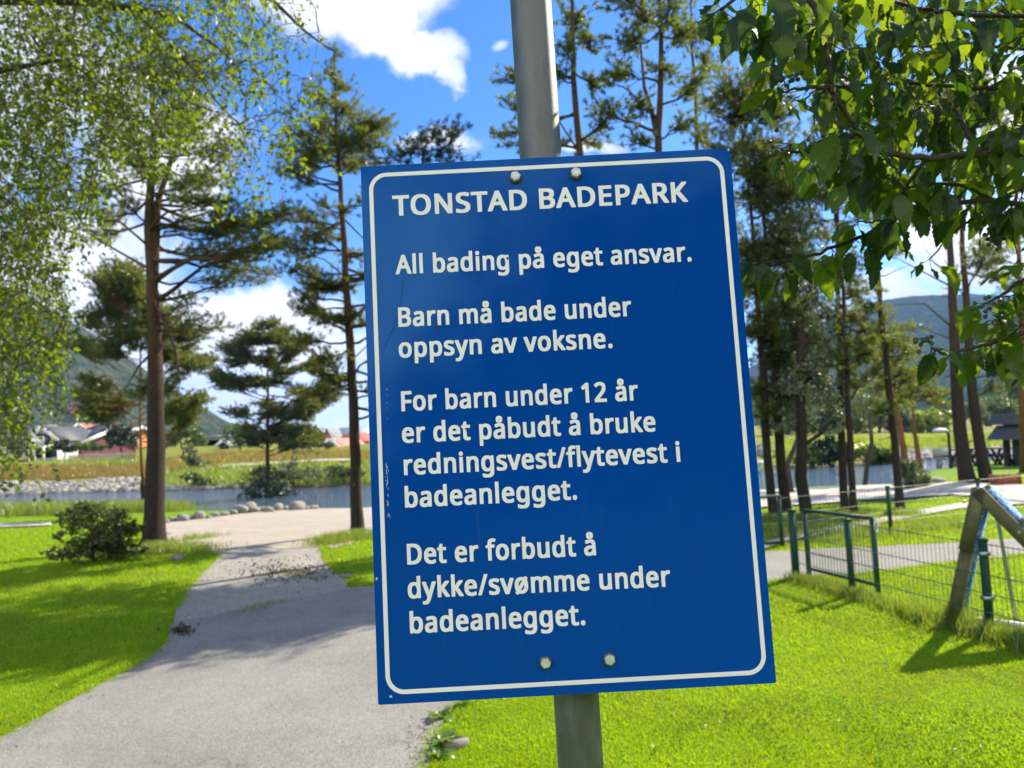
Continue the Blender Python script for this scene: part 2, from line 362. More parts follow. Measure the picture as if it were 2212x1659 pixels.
# ------------------------------------------------------------------ mountains and haze
def mountain(name, prof, D, depth, seed, rough, col, col2, rock):
    """ridge given as pixels (x, y) seen at distance D; slope comes forward by depth"""
    prof = np.array(prof, float); cs = np.linspace(prof[0, 0], prof[-1, 0], 420)
    top = np.array([at(c, np.interp(c, prof[:, 0], prof[:, 1]), D)[2] for c in cs])
    base = float(hgt(0, 300))-1.0
    tt = np.concatenate([np.linspace(0, 1, 70), [1.08, 1.25]])
    V = []
    for t_ in tt:
        Y = D-depth*(1-t_); x = (cs-1106)/FPX*D*(1.0-.15*(1-t_))
        h = (top-base)*(np.sin(min(t_, 1)*pi/2)**1.25 if t_ <= 1 else 1-(t_-1)*2.0)
        e = min(1, t_*5)*(1 if t_ < 1 else .6)
        h = h+e*(fbm(x/110+seed, np.full_like(x, Y/110), 4, seed)*rough*7*(0.3+.7*(1-t_)) + fbm(x/9, np.full_like(x, Y/9), 3, seed+9)*rough)
        V.append(np.stack([x, np.full_like(x, Y), base+h], -1))
    V = np.array(V); n, k = len(tt), len(cs)
    i = np.arange(n-1)[:, None]*k; j = np.arange(k-1)[None]
    M = bpy.data.materials.new(name+'_forest'); M.use_nodes = True; t = NT(M.node_tree); p = t.pos()
    f = t.noise(p, .085, 5.0, .75)
    c = t.mix(t.ss(f, .38, .62), col, col2)
    c = t.mix(t.ss(t.noise(p, .012, 5.0, .6), .60, .70), c, rock)
    pr = t.n('BsdfPrincipled', i_Base_Color=c, i_Roughness=1.0); pr.inputs['Specular IOR Level'].default_value = 0
    t.t.links.new(t.n('Bump', i_Height=t.noise(p, .16, 4.0, .7), i_Strength=1.0, i_Distance=14.0).outputs[0], pr.inputs['Normal'])
    t.t.links.new(pr.outputs[0], t.n('OutputMaterial').inputs[0])
    return struct(MB().add(V.reshape(-1, 3), np.stack([i+j, i+j+1, i+k+j+1, i+k+j], -1).reshape(-1, 4)).build(name, M))
mountain('mountain', [(800, 962), (900, 940), (1020, 915), (1150, 900), (1300, 892), (1500, 850), (1650, 780), (1750, 715), (1818, 682), (1863, 664), (1908, 656), (1980, 654), (2043, 651), (2120, 655), (2230, 640), (2400, 600), (2700, 560), (3100, 640)], 1450, 800, 3, 4.0, (.025, .05, .018), (.07, .10, .03), (.16, .15, .13))
mountain('wooded_hill', [(1850, 900), (1960, 880), (2060, 862), (2120, 835), (2212, 790), (2330, 740), (2600, 700), (2900, 760)], 480, 220, 11, 3.0, (.02, .045, .012), (.06, .10, .02), (.10, .12, .05))
mountain('hill', [(-900, 560), (-500, 520), (-150, 560), (60, 640), (147, 694), (209, 726), (300, 790), (380, 845), (443, 884), (495, 915), (560, 938), (640, 955)], 620, 380, 23, 3.0, (.035, .055, .022), (.11, .125, .06), (.27, .25, .23))
HZ = MB().box((0, 850, 148.2), (3740, 5600, 302)); M = bpy.data.materials.new('haze_air'); M.use_nodes = True; t = NT(M.node_tree)
vol = t.n('VolumePrincipled'); vol.inputs['Color'].default_value = (.24, .45, 1.0, 1); vol.inputs['Density'].default_value = .00019; vol.inputs['Anisotropy'].default_value = 0.0
t.t.links.new(vol.outputs[0], t.n('OutputMaterial').inputs['Volume'])
struct(HZ.build('haze', M), 'stuff')

# unseen hill added behind the viewer, its outline shaped for the sign's reflection: azimuth from straight back, elevation
prof = np.array([(-100, 6), (-75, 12), (-50, 22), (-20, 26), (-3, 25), (-1, 20), (3, 15), (7, 9), (11, 6), (20, 5), (40, 8), (70, 10), (100, 6)], float)
aa = np.linspace(-98, 98, 240); tt = np.linspace(0, 1, 40); V = []
for t_ in tt:
    r = 130+t_*170; a_ = np.radians(aa); h = 300*np.tan(np.radians(np.interp(aa, prof[:, 0], prof[:, 1])))*np.sin(t_*pi/2)**1.3
    x, y = -np.sin(a_)*r, -np.cos(a_)*r
    V.append(np.stack([x, y, -1+h+fbm(x/14, y/14, 4, 3)*9*min(1, t_*4)], -1))
V = np.array(V); i = np.arange(39)[:, None]*240; j = np.arange(239)[None]
struct(MB().add(V.reshape(-1, 3), np.stack([i+j, i+240+j, i+240+j+1, i+j+1], -1).reshape(-1, 4)).build('wooded_hill', bpy.data.materials['wooded_hill_forest']))

# ------------------------------------------------------------------ trees
def barkmat(name, low, high, z0, z1, dark):
    M = bpy.data.materials.new(name); M.use_nodes = True; t = NT(M.node_tree); p = t.pos()
    q = t.vm('MULTIPLY', p, (1, 1, .25))
    n1 = t.n('TexVoronoi', i_Vector=t.vm('ADD', q, t.vm('SCALE', t.noise(p, 6.0, 3.0, out=1))), i_Scale=15.0).outputs['Distance']
    s = t.n('SeparateXYZ', i_0=p)
    c = t.mix(t.ss(t.math('ADD', s.outputs[2], t.math('MULTIPLY', t.noise(p, 1.2), 1.5)), z0, z1), low, high)
    c = t.mix(t.ss(n1, .12, .5), dark, c); c = t.mix(t.math('MULTIPLY', t.noise(p, 9.0, 4.0), .5), c, dark)
    pr = t.n('BsdfPrincipled', i_Base_Color=c, i_Roughness=.9); pr.inputs['Specular IOR Level'].default_value = .15
    t.t.links.new(t.n('Bump', i_Height=t.math('ADD', n1, t.noise(p, 30.0)), i_Strength=.9, i_Distance=.02).outputs[0], pr.inputs['Normal'])
    t.t.links.new(pr.outputs[0], t.n('OutputMaterial').inputs[0]); return M
m_pine = barkmat('pine_bark', (.060, .048, .037), (.135, .078, .046), 2.4, 6.0, (.018, .015, .012))
m_pineo = barkmat('orange_pine_bark', (.17, .105, .065), (.33, .16, .07), -.3, 1.8, (.06, .04, .03))
m_dead = mat('grey_branch_wood', (.12, .095, .075), .9, .4, 20)
m_birchbark = barkmat('birch_bark', (.10, .085, .07), (.30, .28, .25), 1.0, 4.0, (.04, .035, .03))
m_twig = mat('dark_twig_bark', (.045, .033, .022), .8, .4, 30)
m_needle = leafmat('pine_needles', (.030, .058, .014), (.065, .092, .022), (.33, .37, .03), .45, .04, 1.6)
m_needle2 = leafmat('blue_green_pine_needles', (.036, .068, .026), (.07, .10, .034), (.30, .37, .05), .45, .04, 1.6)
m_birch = leafmat('birch_leaves', (.020, .048, .002), (.065, .110, .003), (.28, .385, .006), .52, .022, 1.6)
m_silver = leafmat('silvery_leaves', (.10, .14, .07), (.20, .24, .13), (.30, .36, .12), .42, .12, 2.0, .3)
m_shrub = leafmat('shrub_leaves', (.03, .065, .012), (.07, .11, .02), (.14, .22, .02), .35, .04, 4.0)
m_reddish = leafmat('reddish_shrub_leaves', (.035, .065, .014), (.085, .085, .025), (.18, .24, .02), .35, .04, 5.0)
m_bright = leafmat('bright_green_leaves', (.13, .21, .02), (.20, .27, .03), (.45, .55, .04), .5, .06, .8)
m_conif = leafmat('dark_conifer_leaves', (.018, .045, .016), (.035, .07, .022), (.05, .09, .02), .25, .05, .6)
m_far = leafmat('far_leaves', (.05, .10, .02), (.10, .15, .035), (.20, .28, .04), .4, .05, .5)
m_fargrey = leafmat('grey_green_leaves', (.08, .12, .05), (.13, .17, .07), (.20, .26, .07), .4, .06, .5)

def branchline(a, b, rng, sag=.12, n=6):
    a = np.asarray(a, float); b = np.asarray(b, float); L = np.linalg.norm(b-a); t_ = np.linspace(0, 1, n)[:, None]
    side = np.array([rng.normal(), rng.normal(), 0])*.07*L
    return a*(1-t_)+b*t_+np.array([0, 0, 1])*(-sag*L*np.sin(t_*pi))+side*np.sin(t_*pi)+rng.normal(size=(n, 3))*.035*L*np.sin(t_*pi)
def grow_clump(wood, P, D, tp, tr, c, rad, rng, ntw, sag=None, step=.17):
    hd = np.hypot(*(c-tp[np.argmin(abs(tp[:, 2]-c[2]))])[:2])
    za = c[2]-hd*rng.uniform(-.2, .6)+rng.uniform(-.15, .15)
    zi = np.clip(za, tp[0, 2]+.8, tp[-1, 2]-.05)
    a = np.array([np.interp(zi, tp[:, 2], tp[:, k]) for k in range(3)])
    r0 = min(float(np.interp(zi, tp[:, 2], tr))*.55, .012+.016*np.linalg.norm(c-a))
    br = branchline(a, c, rng, rng.uniform(-.05, .14) if sag is None else sag, 7)
    wood.tube(br, np.linspace(r0, .009, 7), 5, False)
    for k in range(ntw):
        o = br[0]+(br[-1]-br[0])*0; u = rng.uniform(.35, 1)
        o = np.array([np.interp(u, np.linspace(0, 1, 7), br[:, q]) for q in range(3)])
        d = rnd_dirs(rng, 1)[0]*rng.random()**.4
        e = c+d*rad*rng.uniform(.8, 1.35)
        tw = branchline(o, e, rng, .05, 4); wood.tube(tw, np.linspace(.007, .004, 4), 3, False)
        L = np.linalg.norm(e-o); m_ = max(2, int(L/step*max(1, rad[0]/.9)**-.0))
        s = np.linspace(.4, 1, m_)
        q = np.stack([np.interp(s, np.linspace(0, 1, 4), tw[:, z_]) for z_ in range(3)], 1)
        P.append(q); D.append(unit(unit(e-o)[None]*.8+rng.normal(size=(m_, 3))*.45+np.array([0, 0, .35])))
def pine(label, trunk, Y, r0, clumps, seed, name='pine_tree', bark=None, nmat=None, extra=(), dens=1.0, group='pines of the park', base=None, nl=.095, nw=.014):
    rng = np.random.default_rng(seed)
    b = G(*trunk[0]) if base is None else np.array(base)
    Y = b[1] if Y is None else Y
    tp = [np.array([b[0], b[1], b[2]-.15])]+[at(px, py, Y) for px, py in trunk[1:]]
    tp = np.array(tp); n = 26; s = np.concatenate([[0], np.cumsum(np.linalg.norm(np.diff(tp, axis=0), axis=1))])
    q = np.linspace(0, s[-1], n); tp = np.stack([np.interp(q, s, tp[:, k]) for k in range(3)], 1)
    for _ in range(2): tp[1:-1] = (tp[:-2]+2*tp[1:-1]+tp[2:])/4
    tr = r0*(1-.88*np.linspace(0, 1, n)**1.1); tr[0] *= 1.35; tr[1] *= 1.12
    T = thing(name, b, label, 'tree', group)
    wv = np.cumsum(rng.normal(size=(n, 2)), 0)*.012; wv -= wv[0]+(wv[-1]-wv[0])*np.linspace(0, 1, n)[:, None]; tp[:, :2] += wv
    wood = MB(); wood.tube(tp, tr, 12)
    for k in range(15):          # dead stubs and broken twigs on the bare part of the trunk
        u = rng.uniform(.10, .62); q = np.array([np.interp(u, np.linspace(0, 1, n), tp[:, z_]) for z_ in range(3)]); a_ = rng.random()*6.3; l_ = rng.uniform(.12, .75)**1.3
        wood.tube(branchline(q, q+np.array([cos(a_)*l_, sin(a_)*l_, rng.uniform(-.25, .3)*l_]), rng, .05, 4), np.linspace(r0*.12+.003, .003, 4), 4, False)
    W2 = MB(); P, D = [], []
    for (pts, r) in extra:          # further stems and bare limbs, pixels with a depth offset
        pp = np.array([at(px, py, Y+dy) for px, py, dy in pts]); wood.tube(pp, np.linspace(r, r*.25, len(pp)), 7)
    for cl in clumps:
        px, py, rx, ry = cl[:4]; dy = cl[4] if len(cl) > 4 else rng.uniform(-.9, .9)*rx*Y/FPX*1.6
        c = at(px, py, Y+dy); rad = np.array([rx, rx*1.1, ry])*Y/FPX
        vol_ = max(.15, (rad[0]*rad[1]*rad[2])**(1/3.)); nt = int(np.clip(36*dens*(vol_/.45)**1.8, 8, 170))
        grow_clump(W2, P, D, tp, tr, c, rad, rng, nt)
    wood.V += W2.V; wood.F += [f+wood.n for f in W2.F]; wood.n += W2.n
    wood.build('trunk', bark or m_pine, T, True)
    if P:
        nd = MB(); needles(nd, np.vstack(P), np.vstack(D), rng, 22, nl, nw); nd.build('crown', nmat or m_needle, T)
    return T
def autocrown(pts, rng, n, rx, ry, flat=.62):
    """clump list scattered about a centre line [(px, py, half width)]"""
    pts = np.array(pts, float); out = []
    for k in range(n):
        y = rng.uniform(pts[0, 1], pts[-1, 1]); x = np.interp(y, pts[:, 1], pts[:, 0]); hw = np.interp(y, pts[:, 1], pts[:, 2])
        s = rng.uniform(.6, 1.15)
        out.append((x+rng.uniform(-1, 1)*hw, y, rx*s, ry*s*rng.uniform(.8, 1.2)))
    return out
R_ = np.random.default_rng(5)
# the big forked pine on the left
pine('tall grey pine with thick forked trunk, right behind the leafy bush on the lawn', [(333, 1181), (331, 1000), (330, 800), (328, 620), (321, 520), (319, 413), (332, 340), (330, 270), (326, 120)], None, .205,
     [(520, 480, 95, 42, .2), (590, 520, 60, 38, -.3), (470, 545, 60, 34, .5), (500, 610, 50, 28, .3), (430, 430, 55, 35, -.5), (455, 380, 70, 45, .3), (400, 395, 60, 30, -.3), (560, 585, 55, 26, .8),
      (230, 470, 55, 38, .4), (265, 430, 45, 35, -.5), (205, 510, 45, 25, .2), (300, 360, 60, 40, .6), (270, 300, 55, 45, -.4), (360, 200, 70, 60, .3), (420, 250, 60, 45, -.3), (300, 160, 60, 60, .2),
      (340, 90, 70, 60, 0), (430, 140, 60, 50, .4), (480, 310, 60, 40, -.2), (610, 460, 50, 26, .5), (430, 690, 42, 22, -.6), (480, 700, 36, 18, .4), (395, 655, 36, 20, -.5)]+autocrown([(470, 380, 90), (500, 470, 130), (520, 560, 130), (480, 660, 90)], np.random.default_rng(63), 14, 34, 20)+autocrown([(330, 80, 90), (320, 200, 100), (290, 330, 90), (240, 440, 80)], np.random.default_rng(64), 16, 40, 28),
     31, dens=.8, extra=[([(330, 640, 0), (337, 523, .02), (341, 435, .05), (385, 300, .2), (392, 220, .2)], .10), ([(332, 640, 0), (352, 690, -.5), (380, 760, -.8), (386, 820, -.9)], .045),
                ([(330, 760, 0), (300, 790, -.3), (265, 850, -.4)], .03), ([(330, 585, 0), (215, 520, .2), (180, 495, .3)], .03), ([(331, 500, 0), (410, 470, -.3), (520, 440, -.5)], .035), ([(335, 610, 0), (420, 550, .3), (520, 560, .4)], .035),
                ([(331, 540, 0), (260, 480, -.4), (175, 470, -.6)], .03)])
pine('orange-barked pine with a low dome crown, by the water behind the thick forked pine', [(312, 1082), (306, 1000), (303, 885), (304, 780), (306, 700)], 27, .17,
     autocrown([(262, 575, 28), (275, 660, 90), (305, 760, 130), (315, 840, 140), (310, 905, 120)], np.random.default_rng(61), 74, 36, 20), 32, bark=m_pineo, nl=.12, nw=.02)
pine('slim straight pine with reddish upper trunk rising just left of the blue sign', [(772, 1156), (766, 950), (756, 720), (746, 560), (734, 400), (728, 320), (725, 200), (722, 110)], None, .125,
     [(722, 110, 16, 26, 0), (715, 160, 26, 28, 0), (735, 190, 34, 28), (700, 215, 40, 26), (750, 240, 52, 30), (790, 260, 50, 28), (690, 270, 52, 34), (740, 300, 60, 34), (800, 300, 50, 26), (830, 270, 35, 24), (680, 320, 60, 32), (745, 345, 55, 25), (660, 350, 45, 28),
      (660, 470, 50, 26), (690, 510, 40, 24), (640, 540, 40, 22), (800, 430, 40, 20), (690, 600, 46, 22), (655, 640, 40, 20), (700, 690, 44, 22), (650, 730, 40, 18), (700, 770, 44, 18), (730, 815, 40, 18), (790, 590, 30, 18), (800, 700, 34, 16), (670, 850, 34, 16)]+autocrown([(720, 250, 90), (700, 350, 90), (690, 480, 80), (690, 620, 80), (720, 840, 60)], np.random.default_rng(65), 40, 34, 17)+autocrown([(860, 500, 40), (870, 900, 40)], np.random.default_rng(75), 18, 46, 26),
     33, dens=1.3, extra=[([(748, 600, 0), (700, 560, -.3), (640, 545, -.5)], .02), ([(740, 470, 0), (790, 520, .3), (815, 600, .3)], .022), ([(758, 780, 0), (800, 740, .2), (830, 700, .3)], .016)])
pine('small bushy pine on a thin stem growing out of the round bush by the water', [(576, 1092), (577, 960), (577, 850), (579, 700)], None, .13, autocrown([(580, 695, 14), (575, 740, 80), (590, 810, 125), (600, 880, 115), (595, 970, 60)], np.random.default_rng(62), 70, 32, 15), 34, nl=.12, nw=.02)
pine('dark pine behind the sign, its flat crown showing above the upper left sign corner', [(966, 1182), (940, 800), (915, 500), (905, 345), (925, 300)], None, .13,
     [(945, 285, 42, 26), (975, 310, 36, 22), (900, 300, 40, 28), (935, 330, 50, 24), (870, 325, 45, 25), (985, 280, 24, 20), (880, 380, 50, 30), (990, 350, 40, 20), (830, 390, 40, 24), (800, 340, 36, 22), (950, 450, 90, 46), (920, 540, 80, 46), (1010, 530, 100, 50), (960, 620, 100, 50), (1040, 640, 90, 46)]+autocrown([(960, 430, 90), (990, 700, 120)], np.random.default_rng(72), 26, 60, 30), 35, nmat=m_conif)
pine('thin pine with sparse tufts on both sides of the grey sign post', [(1305, 1180), (1275, 700), (1252, 330), (1240, 200), (1237, 60), (1235, -140)], None, .13,
     [(1092, 165, 30, 28), (1110, 225, 34, 26), (1085, 290, 30, 22), (1130, 310, 34, 22), (1240, 40, 52, 46), (1225, 100, 40, 28), (1270, 90, 40, 30), (1200, 150, 36, 24), (1290, 180, 40, 26), (1310, 260, 36, 26), (1240, -60, 50, 50), (1200, 300, 34, 20), (1280, 310, 30, 18), (1160, 120, 30, 20), (1250, 410, 100, 46), (1190, 480, 105, 50), (1340, 470, 100, 50), (1270, 550, 110, 50), (1190, 620, 100, 50), (1350, 620, 100, 50), (1260, 690, 100, 46)]+autocrown([(1270, 400, 150), (1270, 720, 150)], np.random.default_rng(71), 30, 60, 30), 36, nmat=m_needle2, dens=1.3, nw=.018,
     extra=[([(1252, 330, 0), (1200, 250, .3), (1120, 210, .5)], .02), ([(1250, 310, 0), (1320, 250, -.2), (1350, 200, -.3)], .018)])
pine('pine forking into two reddish stems above the sign top edge', [(1494, 1168), (1460, 700), (1428, 330), (1420, 290), (1436, 200), (1432, 100), (1428, -120)], None, .14,
     [(1350, 90, 46, 40), (1390, 40, 50, 44), (1440, 30, 50, 50), (1330, 160, 44, 36), (1480, 80, 46, 40), (1370, 230, 44, 30), (1500, 170, 40, 34), (1440, 150, 40, 30), (1300, 230, 34, 24), (1370, 300, 40, 22), (1480, 260, 40, 26), (1400, -60, 60, 50), (1460, -70, 60, 50), (1340, -10, 44, 40), (1440, 420, 100, 46), (1390, 500, 95, 46), (1490, 520, 90, 46), (1440, 600, 100, 46)]+autocrown([(1440, 400, 110), (1440, 660, 120)], np.random.default_rng(73), 26, 60, 30), 37, nmat=m_needle2, dens=1.3, nw=.018,
     extra=[([(1422, 300, 0), (1408, 240, .1), (1392, 190, .2), (1380, 60, .3)], .06), ([(1405, 235, 0), (1350, 190, -.2), (1300, 170, -.3)], .018)])
pine('thin pine with scattered tufts just above the upper right part of the sign', [(1560, 1140), (1540, 700), (1512, 330), (1500, 140), (1490, -80)], 16.5, .10,
     [(1500, 60, 46, 44), (1530, 130, 44, 36), (1480, 200, 36, 28), (1540, 230, 40, 30), (1510, 290, 40, 24), (1490, -40, 50, 50), (1560, 60, 40, 36)]+autocrown([(1490, 390, 60), (1520, 660, 50)], np.random.default_rng(74), 26, 56, 30), 38, nmat=m_needle2, dens=1.2, nw=.016, base=(4.3, 16.5, -.05))
pine('dense dark pine nearest the right sign edge, behind the fence', [(1672, 1124), (1664, 1040), (1656, 945), (1640, 700), (1620, 450), (1600, 250)], None, .09,
     [(1600, 240, 70, 60), (1650, 330, 70, 55), (1570, 330, 60, 50), (1640, 430, 70, 50), (1690, 520, 60, 50), (1620, 540, 60, 46), (1660, 620, 60, 46), (1640, 700, 60, 44), (1680, 780, 55, 40), (1640, 830, 50, 36), (1570, 190, 60, 50), (1640, 180, 60, 50), (1690, 420, 60, 40), (1660, 890, 46, 30), (1610, 620, 50, 36), (1690, 250, 50, 50)]+autocrown([(1640, 220, 60), (1650, 450, 60), (1665, 700, 50), (1680, 900, 40)], np.random.default_rng(66), 34, 36, 24), 39, dens=1.4)
pine('pale grey pine trunk standing close beside the dense dark pine at the sign edge', [(1702, 1122), (1694, 1040), (1686, 940), (1672, 760), (1655, 500), (1640, 300)], None, .105,
     [(1690, 470, 60, 44), (1720, 560, 56, 42), (1660, 560, 50, 36), (1700, 660, 60, 40), (1740, 700, 46, 36), (1670, 760, 50, 36), (1720, 800, 46, 30), (1690, 860, 44, 26), (1720, 380, 60, 50), (1660, 400, 56, 44)]+autocrown([(1700, 300, 70), (1710, 520, 60), (1715, 880, 50)], np.random.default_rng(67), 18, 32, 20), 40, nmat=m_needle2)
for lab, tr, sd_, cl in [
    ('left one of the close pair of pine trunks behind the fence gate', [(1826, 1117), (1822, 1000), (1818, 900), (1812, 700), (1804, 480), (1796, 250)], 42, [(1770, 330, 60, 44), (1830, 260, 60, 46), (1790, 420, 50, 34), (1850, 380, 50, 36), (1760, 480, 44, 30), (1790, 160, 60, 50), (1840, 560, 40, 24), (1765, 600, 36, 22)]),
    ('right and thinner one of the close pair of pine trunks behind the fence gate', [(1846, 1122), (1841, 1000), (1835, 900), (1826, 700), (1816, 560), (1806, 300)], 43, [(1860, 680, 44, 26), (1880, 720, 40, 24), (1850, 820, 40, 26), (1800, 760, 40, 28), (1860, 300, 50, 40), (1790, 680, 40, 28), (1870, 760, 36, 22)]),
    ('lone pine trunk leaning left behind the rear fence, right of the close pair', [(1947, 1112), (1936, 1000), (1926, 900), (1910, 720), (1894, 500), (1880, 250)], 44, [(1920, 745, 40, 20), (1950, 800, 40, 22), (1890, 800, 36, 24), (1940, 860, 40, 20), (1900, 880, 36, 20), (1880, 560, 30, 18), (1920, 470, 34, 20), (1890, 300, 60, 46), (1930, 240, 60, 46), (1860, 660, 30, 18)])]:
    cl = cl+autocrown([(tr[-1][0], 250, 60), (tr[2][0]+10, 700, 50), (tr[1][0], 880, 36)], np.random.default_rng(sd_+40), 14, 28, 16)
    pine(lab, tr, None, .08 if sd_ != 43 else .068, cl, sd_)
leafy_later = [('birch_tree', 'pale green slim birch behind the two pines nearest the right sign edge', 1712, 1088, [(1700, 560, 50, 60), (1660, 660, 50, 60), (1730, 640, 44, 56), (1690, 760, 54, 60), (1650, 850, 40, 40), (1740, 860, 44, 44), (1690, 900, 40, 30)], 9000, .075, 23),
    ('birch_tree', 'yellowish birch behind the close pair of pine trunks', 1868, 1060, [(1850, 640, 40, 50), (1880, 740, 44, 50), (1840, 800, 36, 46), (1900, 840, 40, 36), (1860, 880, 40, 30)], 5000, .09, 27)]
# the pair of trunks further back on the right
pine('bare pine with dead limbs reaching left, left one of the pair beyond the climbing frame', [(2092, 1044), (2082, 1000), (2069, 885), (2062, 740), (2050, 500), (2040, 300)], None, .20,
     [(2000, 250, 70, 50), (2070, 200, 70, 50), (2030, 340, 50, 36)], 45, extra=[([(2057, 620, 0), (1990, 585, -.3), (1905, 541, -.5)], .028), ([(2056, 600, 0), (2020, 570, .2), (1993, 528, .3)], .02), ([(2062, 712, 0), (1998, 656, -.2), (1915, 658, -.4)], .03), ([(2062, 735, 0), (2000, 712, .2), (1960, 692, .3)], .02), ([(2066, 905, 0), (2010, 872, -.2), (1975, 855, -.3)], .028), ([(2056, 640, 0), (2085, 560, .1), (2110, 500, .2)], .022)])
pine('thick bare pine trunk, right one of the back pair beyond the climbing frame', [(2134, 1042), (2124, 1000), (2107, 885), (2096, 740), (2082, 500), (2070, 300)], None, .165,
     [(2120, 560, 44, 24, -1), (2150, 530, 50, 26, -.8), (2130, 230, 70, 50), (2180, 300, 60, 46), (2160, 600, 44, 24, .6), (2180, 790, 40, 24), (2150, 830, 30, 18)], 46, extra=[([(2092, 660, 0), (2060, 600, .1), (2040, 560, .2)], .025), ([(2094, 580, 0), (2120, 530, -.2), (2150, 480, -.3)], .03), ([(2110, 905, 0), (2140, 880, .2)], .015)])
pine('crooked slender orange pine near the lake, leaning left behind the lone trunk', [(1968, 1054), (1958, 1000), (1944, 940), (1934, 860), (1925, 760)], None, .12, [(1930, 780, 44, 24), (1900, 830, 40, 22), (1960, 820, 40, 20), (1925, 740, 40, 26)], 47, bark=m_pineo, nl=.12, nw=.02)
pine('small crooked pine with a flat open crown beside the yellow green tree by the lake', [(1988, 1044), (1984, 990), (1974, 940), (1972, 890), (1970, 850)], None, .11, [(1970, 840, 44, 20), (2010, 850, 44, 18), (1940, 862, 36, 16), (2030, 868, 30, 14), (1985, 820, 36, 18)], 48, bark=m_pineo, nl=.12, nw=.02)
pine('reddish pine trunk at the right picture edge beside the dark shelter', [(2214, 1010), (2207, 880), (2203, 700), (2198, 500), (2190, 300)], 24, .15, [(2190, 620, 40, 24), (2150, 560, 36, 20), (2230, 660, 60, 40), (2230, 480, 60, 50)], 49, bark=m_pineo, base=G(2214, 1020))

# hanging-leaf trees: limbs, a greedy skeleton, drooping twigs with leaves
def skeleton(mb, nodes, starts, origin, r, rng, sag=.05):
    """join each start point to the nearest node already joined"""
    N = [np.asarray(p_, float) for p_ in nodes]
    for s in sorted(starts, key=lambda q: np.linalg.norm(q-origin)):
        A_ = np.array(N); dd = np.linalg.norm(A_-s, axis=1); k = int(dd.argmin())
        br = branchline(A_[k], s, rng, -sag, 5); L = dd[k]
        mb.tube(br, np.linspace(r*min(1, .4+L), r*.35, 5), 4, False)
        N += [br[1], br[2], br[3], s]
def hangtwigs(mb, starts, rng, L, out, lean=.25, step=.05, r=.0022):
    for s in starts:
        l = L*rng.uniform(.4, 1.2); d = np.array([rng.normal()*lean, rng.normal()*lean, -1])
        e = s+d*l; tw = branchline(s, e, rng, 0, 5); tw[:, :2] += rng.normal(size=2)*.1*np.linspace(0, 1, 5)[:, None]**2
        mb.tube(tw, np.linspace(r, r*.5, 5), 3, False)
        m_ = max(3, int(l/step)); u = rng.random(m_)
        q = np.stack([np.interp(u, np.linspace(0, 1, 5), tw[:, k]) for k in range(3)], 1)
        out.append(q+rng.normal(size=q.shape)*.022)
def near_birch():
    rng = np.random.default_rng(77)
    b = np.array([-7.2, 6.6, 0.0])
    T = thing('birch_tree', b, 'large birch whose drooping leafy branches fill the upper left corner', 'tree')
    wood = MB(); tp = branchline(b-[0, 0, .1], b+[.5, .1, 9.5], rng, 0, 14); wood.tube(tp, np.linspace(.2, .05, 14), 10)
    limbs = [([(-900, -80), (-400, -20), (0, 2), (175, 4), (270, 16), (350, 28), (400, 50), (462, 95), (512, 140)], 6.6, .065),
             ([(-800, 260), (-300, 190), (0, 150), (62, 145), (120, 125), (162, 142), (230, 190)], 6.2, .045), ([(120, 125), (95, 112), (60, 70), (37, 42)], 6.2, .02),
             ([(-900, -400), (-200, -300), (250, -180), (480, -80), (600, 10), (660, 70), (720, 110)], 7.4, .055), ([(-800, 480), (-400, 420), (-150, 400), (0, 420), (70, 470)], 6.0, .035),
             ([(270, 16), (330, 60), (420, 150), (480, 240), (560, 300)], 6.9, .022)]
    nodes = []
    for pts, Y, r in limbs:
        pp = np.array([at(x_, y_, Y) for x_, y_ in pts]); s = np.linspace(0, 1, len(pp)*4)
        pp = np.stack([np.interp(s, np.linspace(0, 1, len(pp)), pp[:, k]) for k in range(3)], 1); pp += rng.normal(size=pp.shape)*.012
        for _ in range(2): pp[1:-1] = (pp[:-2]+2*pp[1:-1]+pp[2:])/4
        if pts[0][0] < -100:                     # leaves the trunk
            z_ = float(np.clip(pp[0][2]-.4, 1.5, 9.3)); a_ = np.array([np.interp(z_, tp[:, 2], tp[:, k]) for k in range(3)]); pp = np.vstack([branchline(a_, pp[0], rng, -.05, 6)[:-1], pp])
        wood.tube(pp, np.linspace(r, r*.1, len(pp)), 7); nodes += list(pp)
    wood.build('trunk', m_twig, T, True)
    # outline of the hanging foliage in the view, and how dense it is there
    poly = [(-60, -80), (600, -80), (660, 20), (735, 95), (700, 140), (705, 250), (660, 320), (610, 395), (545, 400), (470, 290), (400, 330), (320, 330), (235, 380), (190, 455), (120, 560), (140, 640), (150, 760), (150, 870), (60, 950), (-60, 990)]
    st, Ys = [], []
    while len(st) < 1650:
        x_, y_ = rng.uniform(-60, 740), rng.uniform(-80, 960)
        if not inpoly(np.array([x_]), np.array([y_]), poly)[0]: continue
        keep = (.30 if x_ > 540 else .66 if x_ > 430 else 1.0)*(1 if fbm(np.array([x_/85.]), np.array([y_/85.]), 2, 3)[0] > -.10 else .10)
        if rng.random() > keep: continue
        st.append(at(x_, y_-45, rng.uniform(5.3, 8.2)))
    for k in range(260): st.append(at(rng.uniform(-900, -60), rng.uniform(-500, 900), rng.uniform(5.2, 8.4)))
    br = MB(); lv = []
    skeleton(br, nodes, st, b+[0, 0, 5], .0075, rng, .04)
    hangtwigs(br, st, rng, .62, lv, .22, .042)
    br.build('twigs', m_twig, T)
    Lf = MB(); leaves(Lf, np.vstack(lv), rng, .056, .45); Lf.build('leaves', m_birch, T)
    print('birch leaves', sum(map(len, lv)))
near_birch()

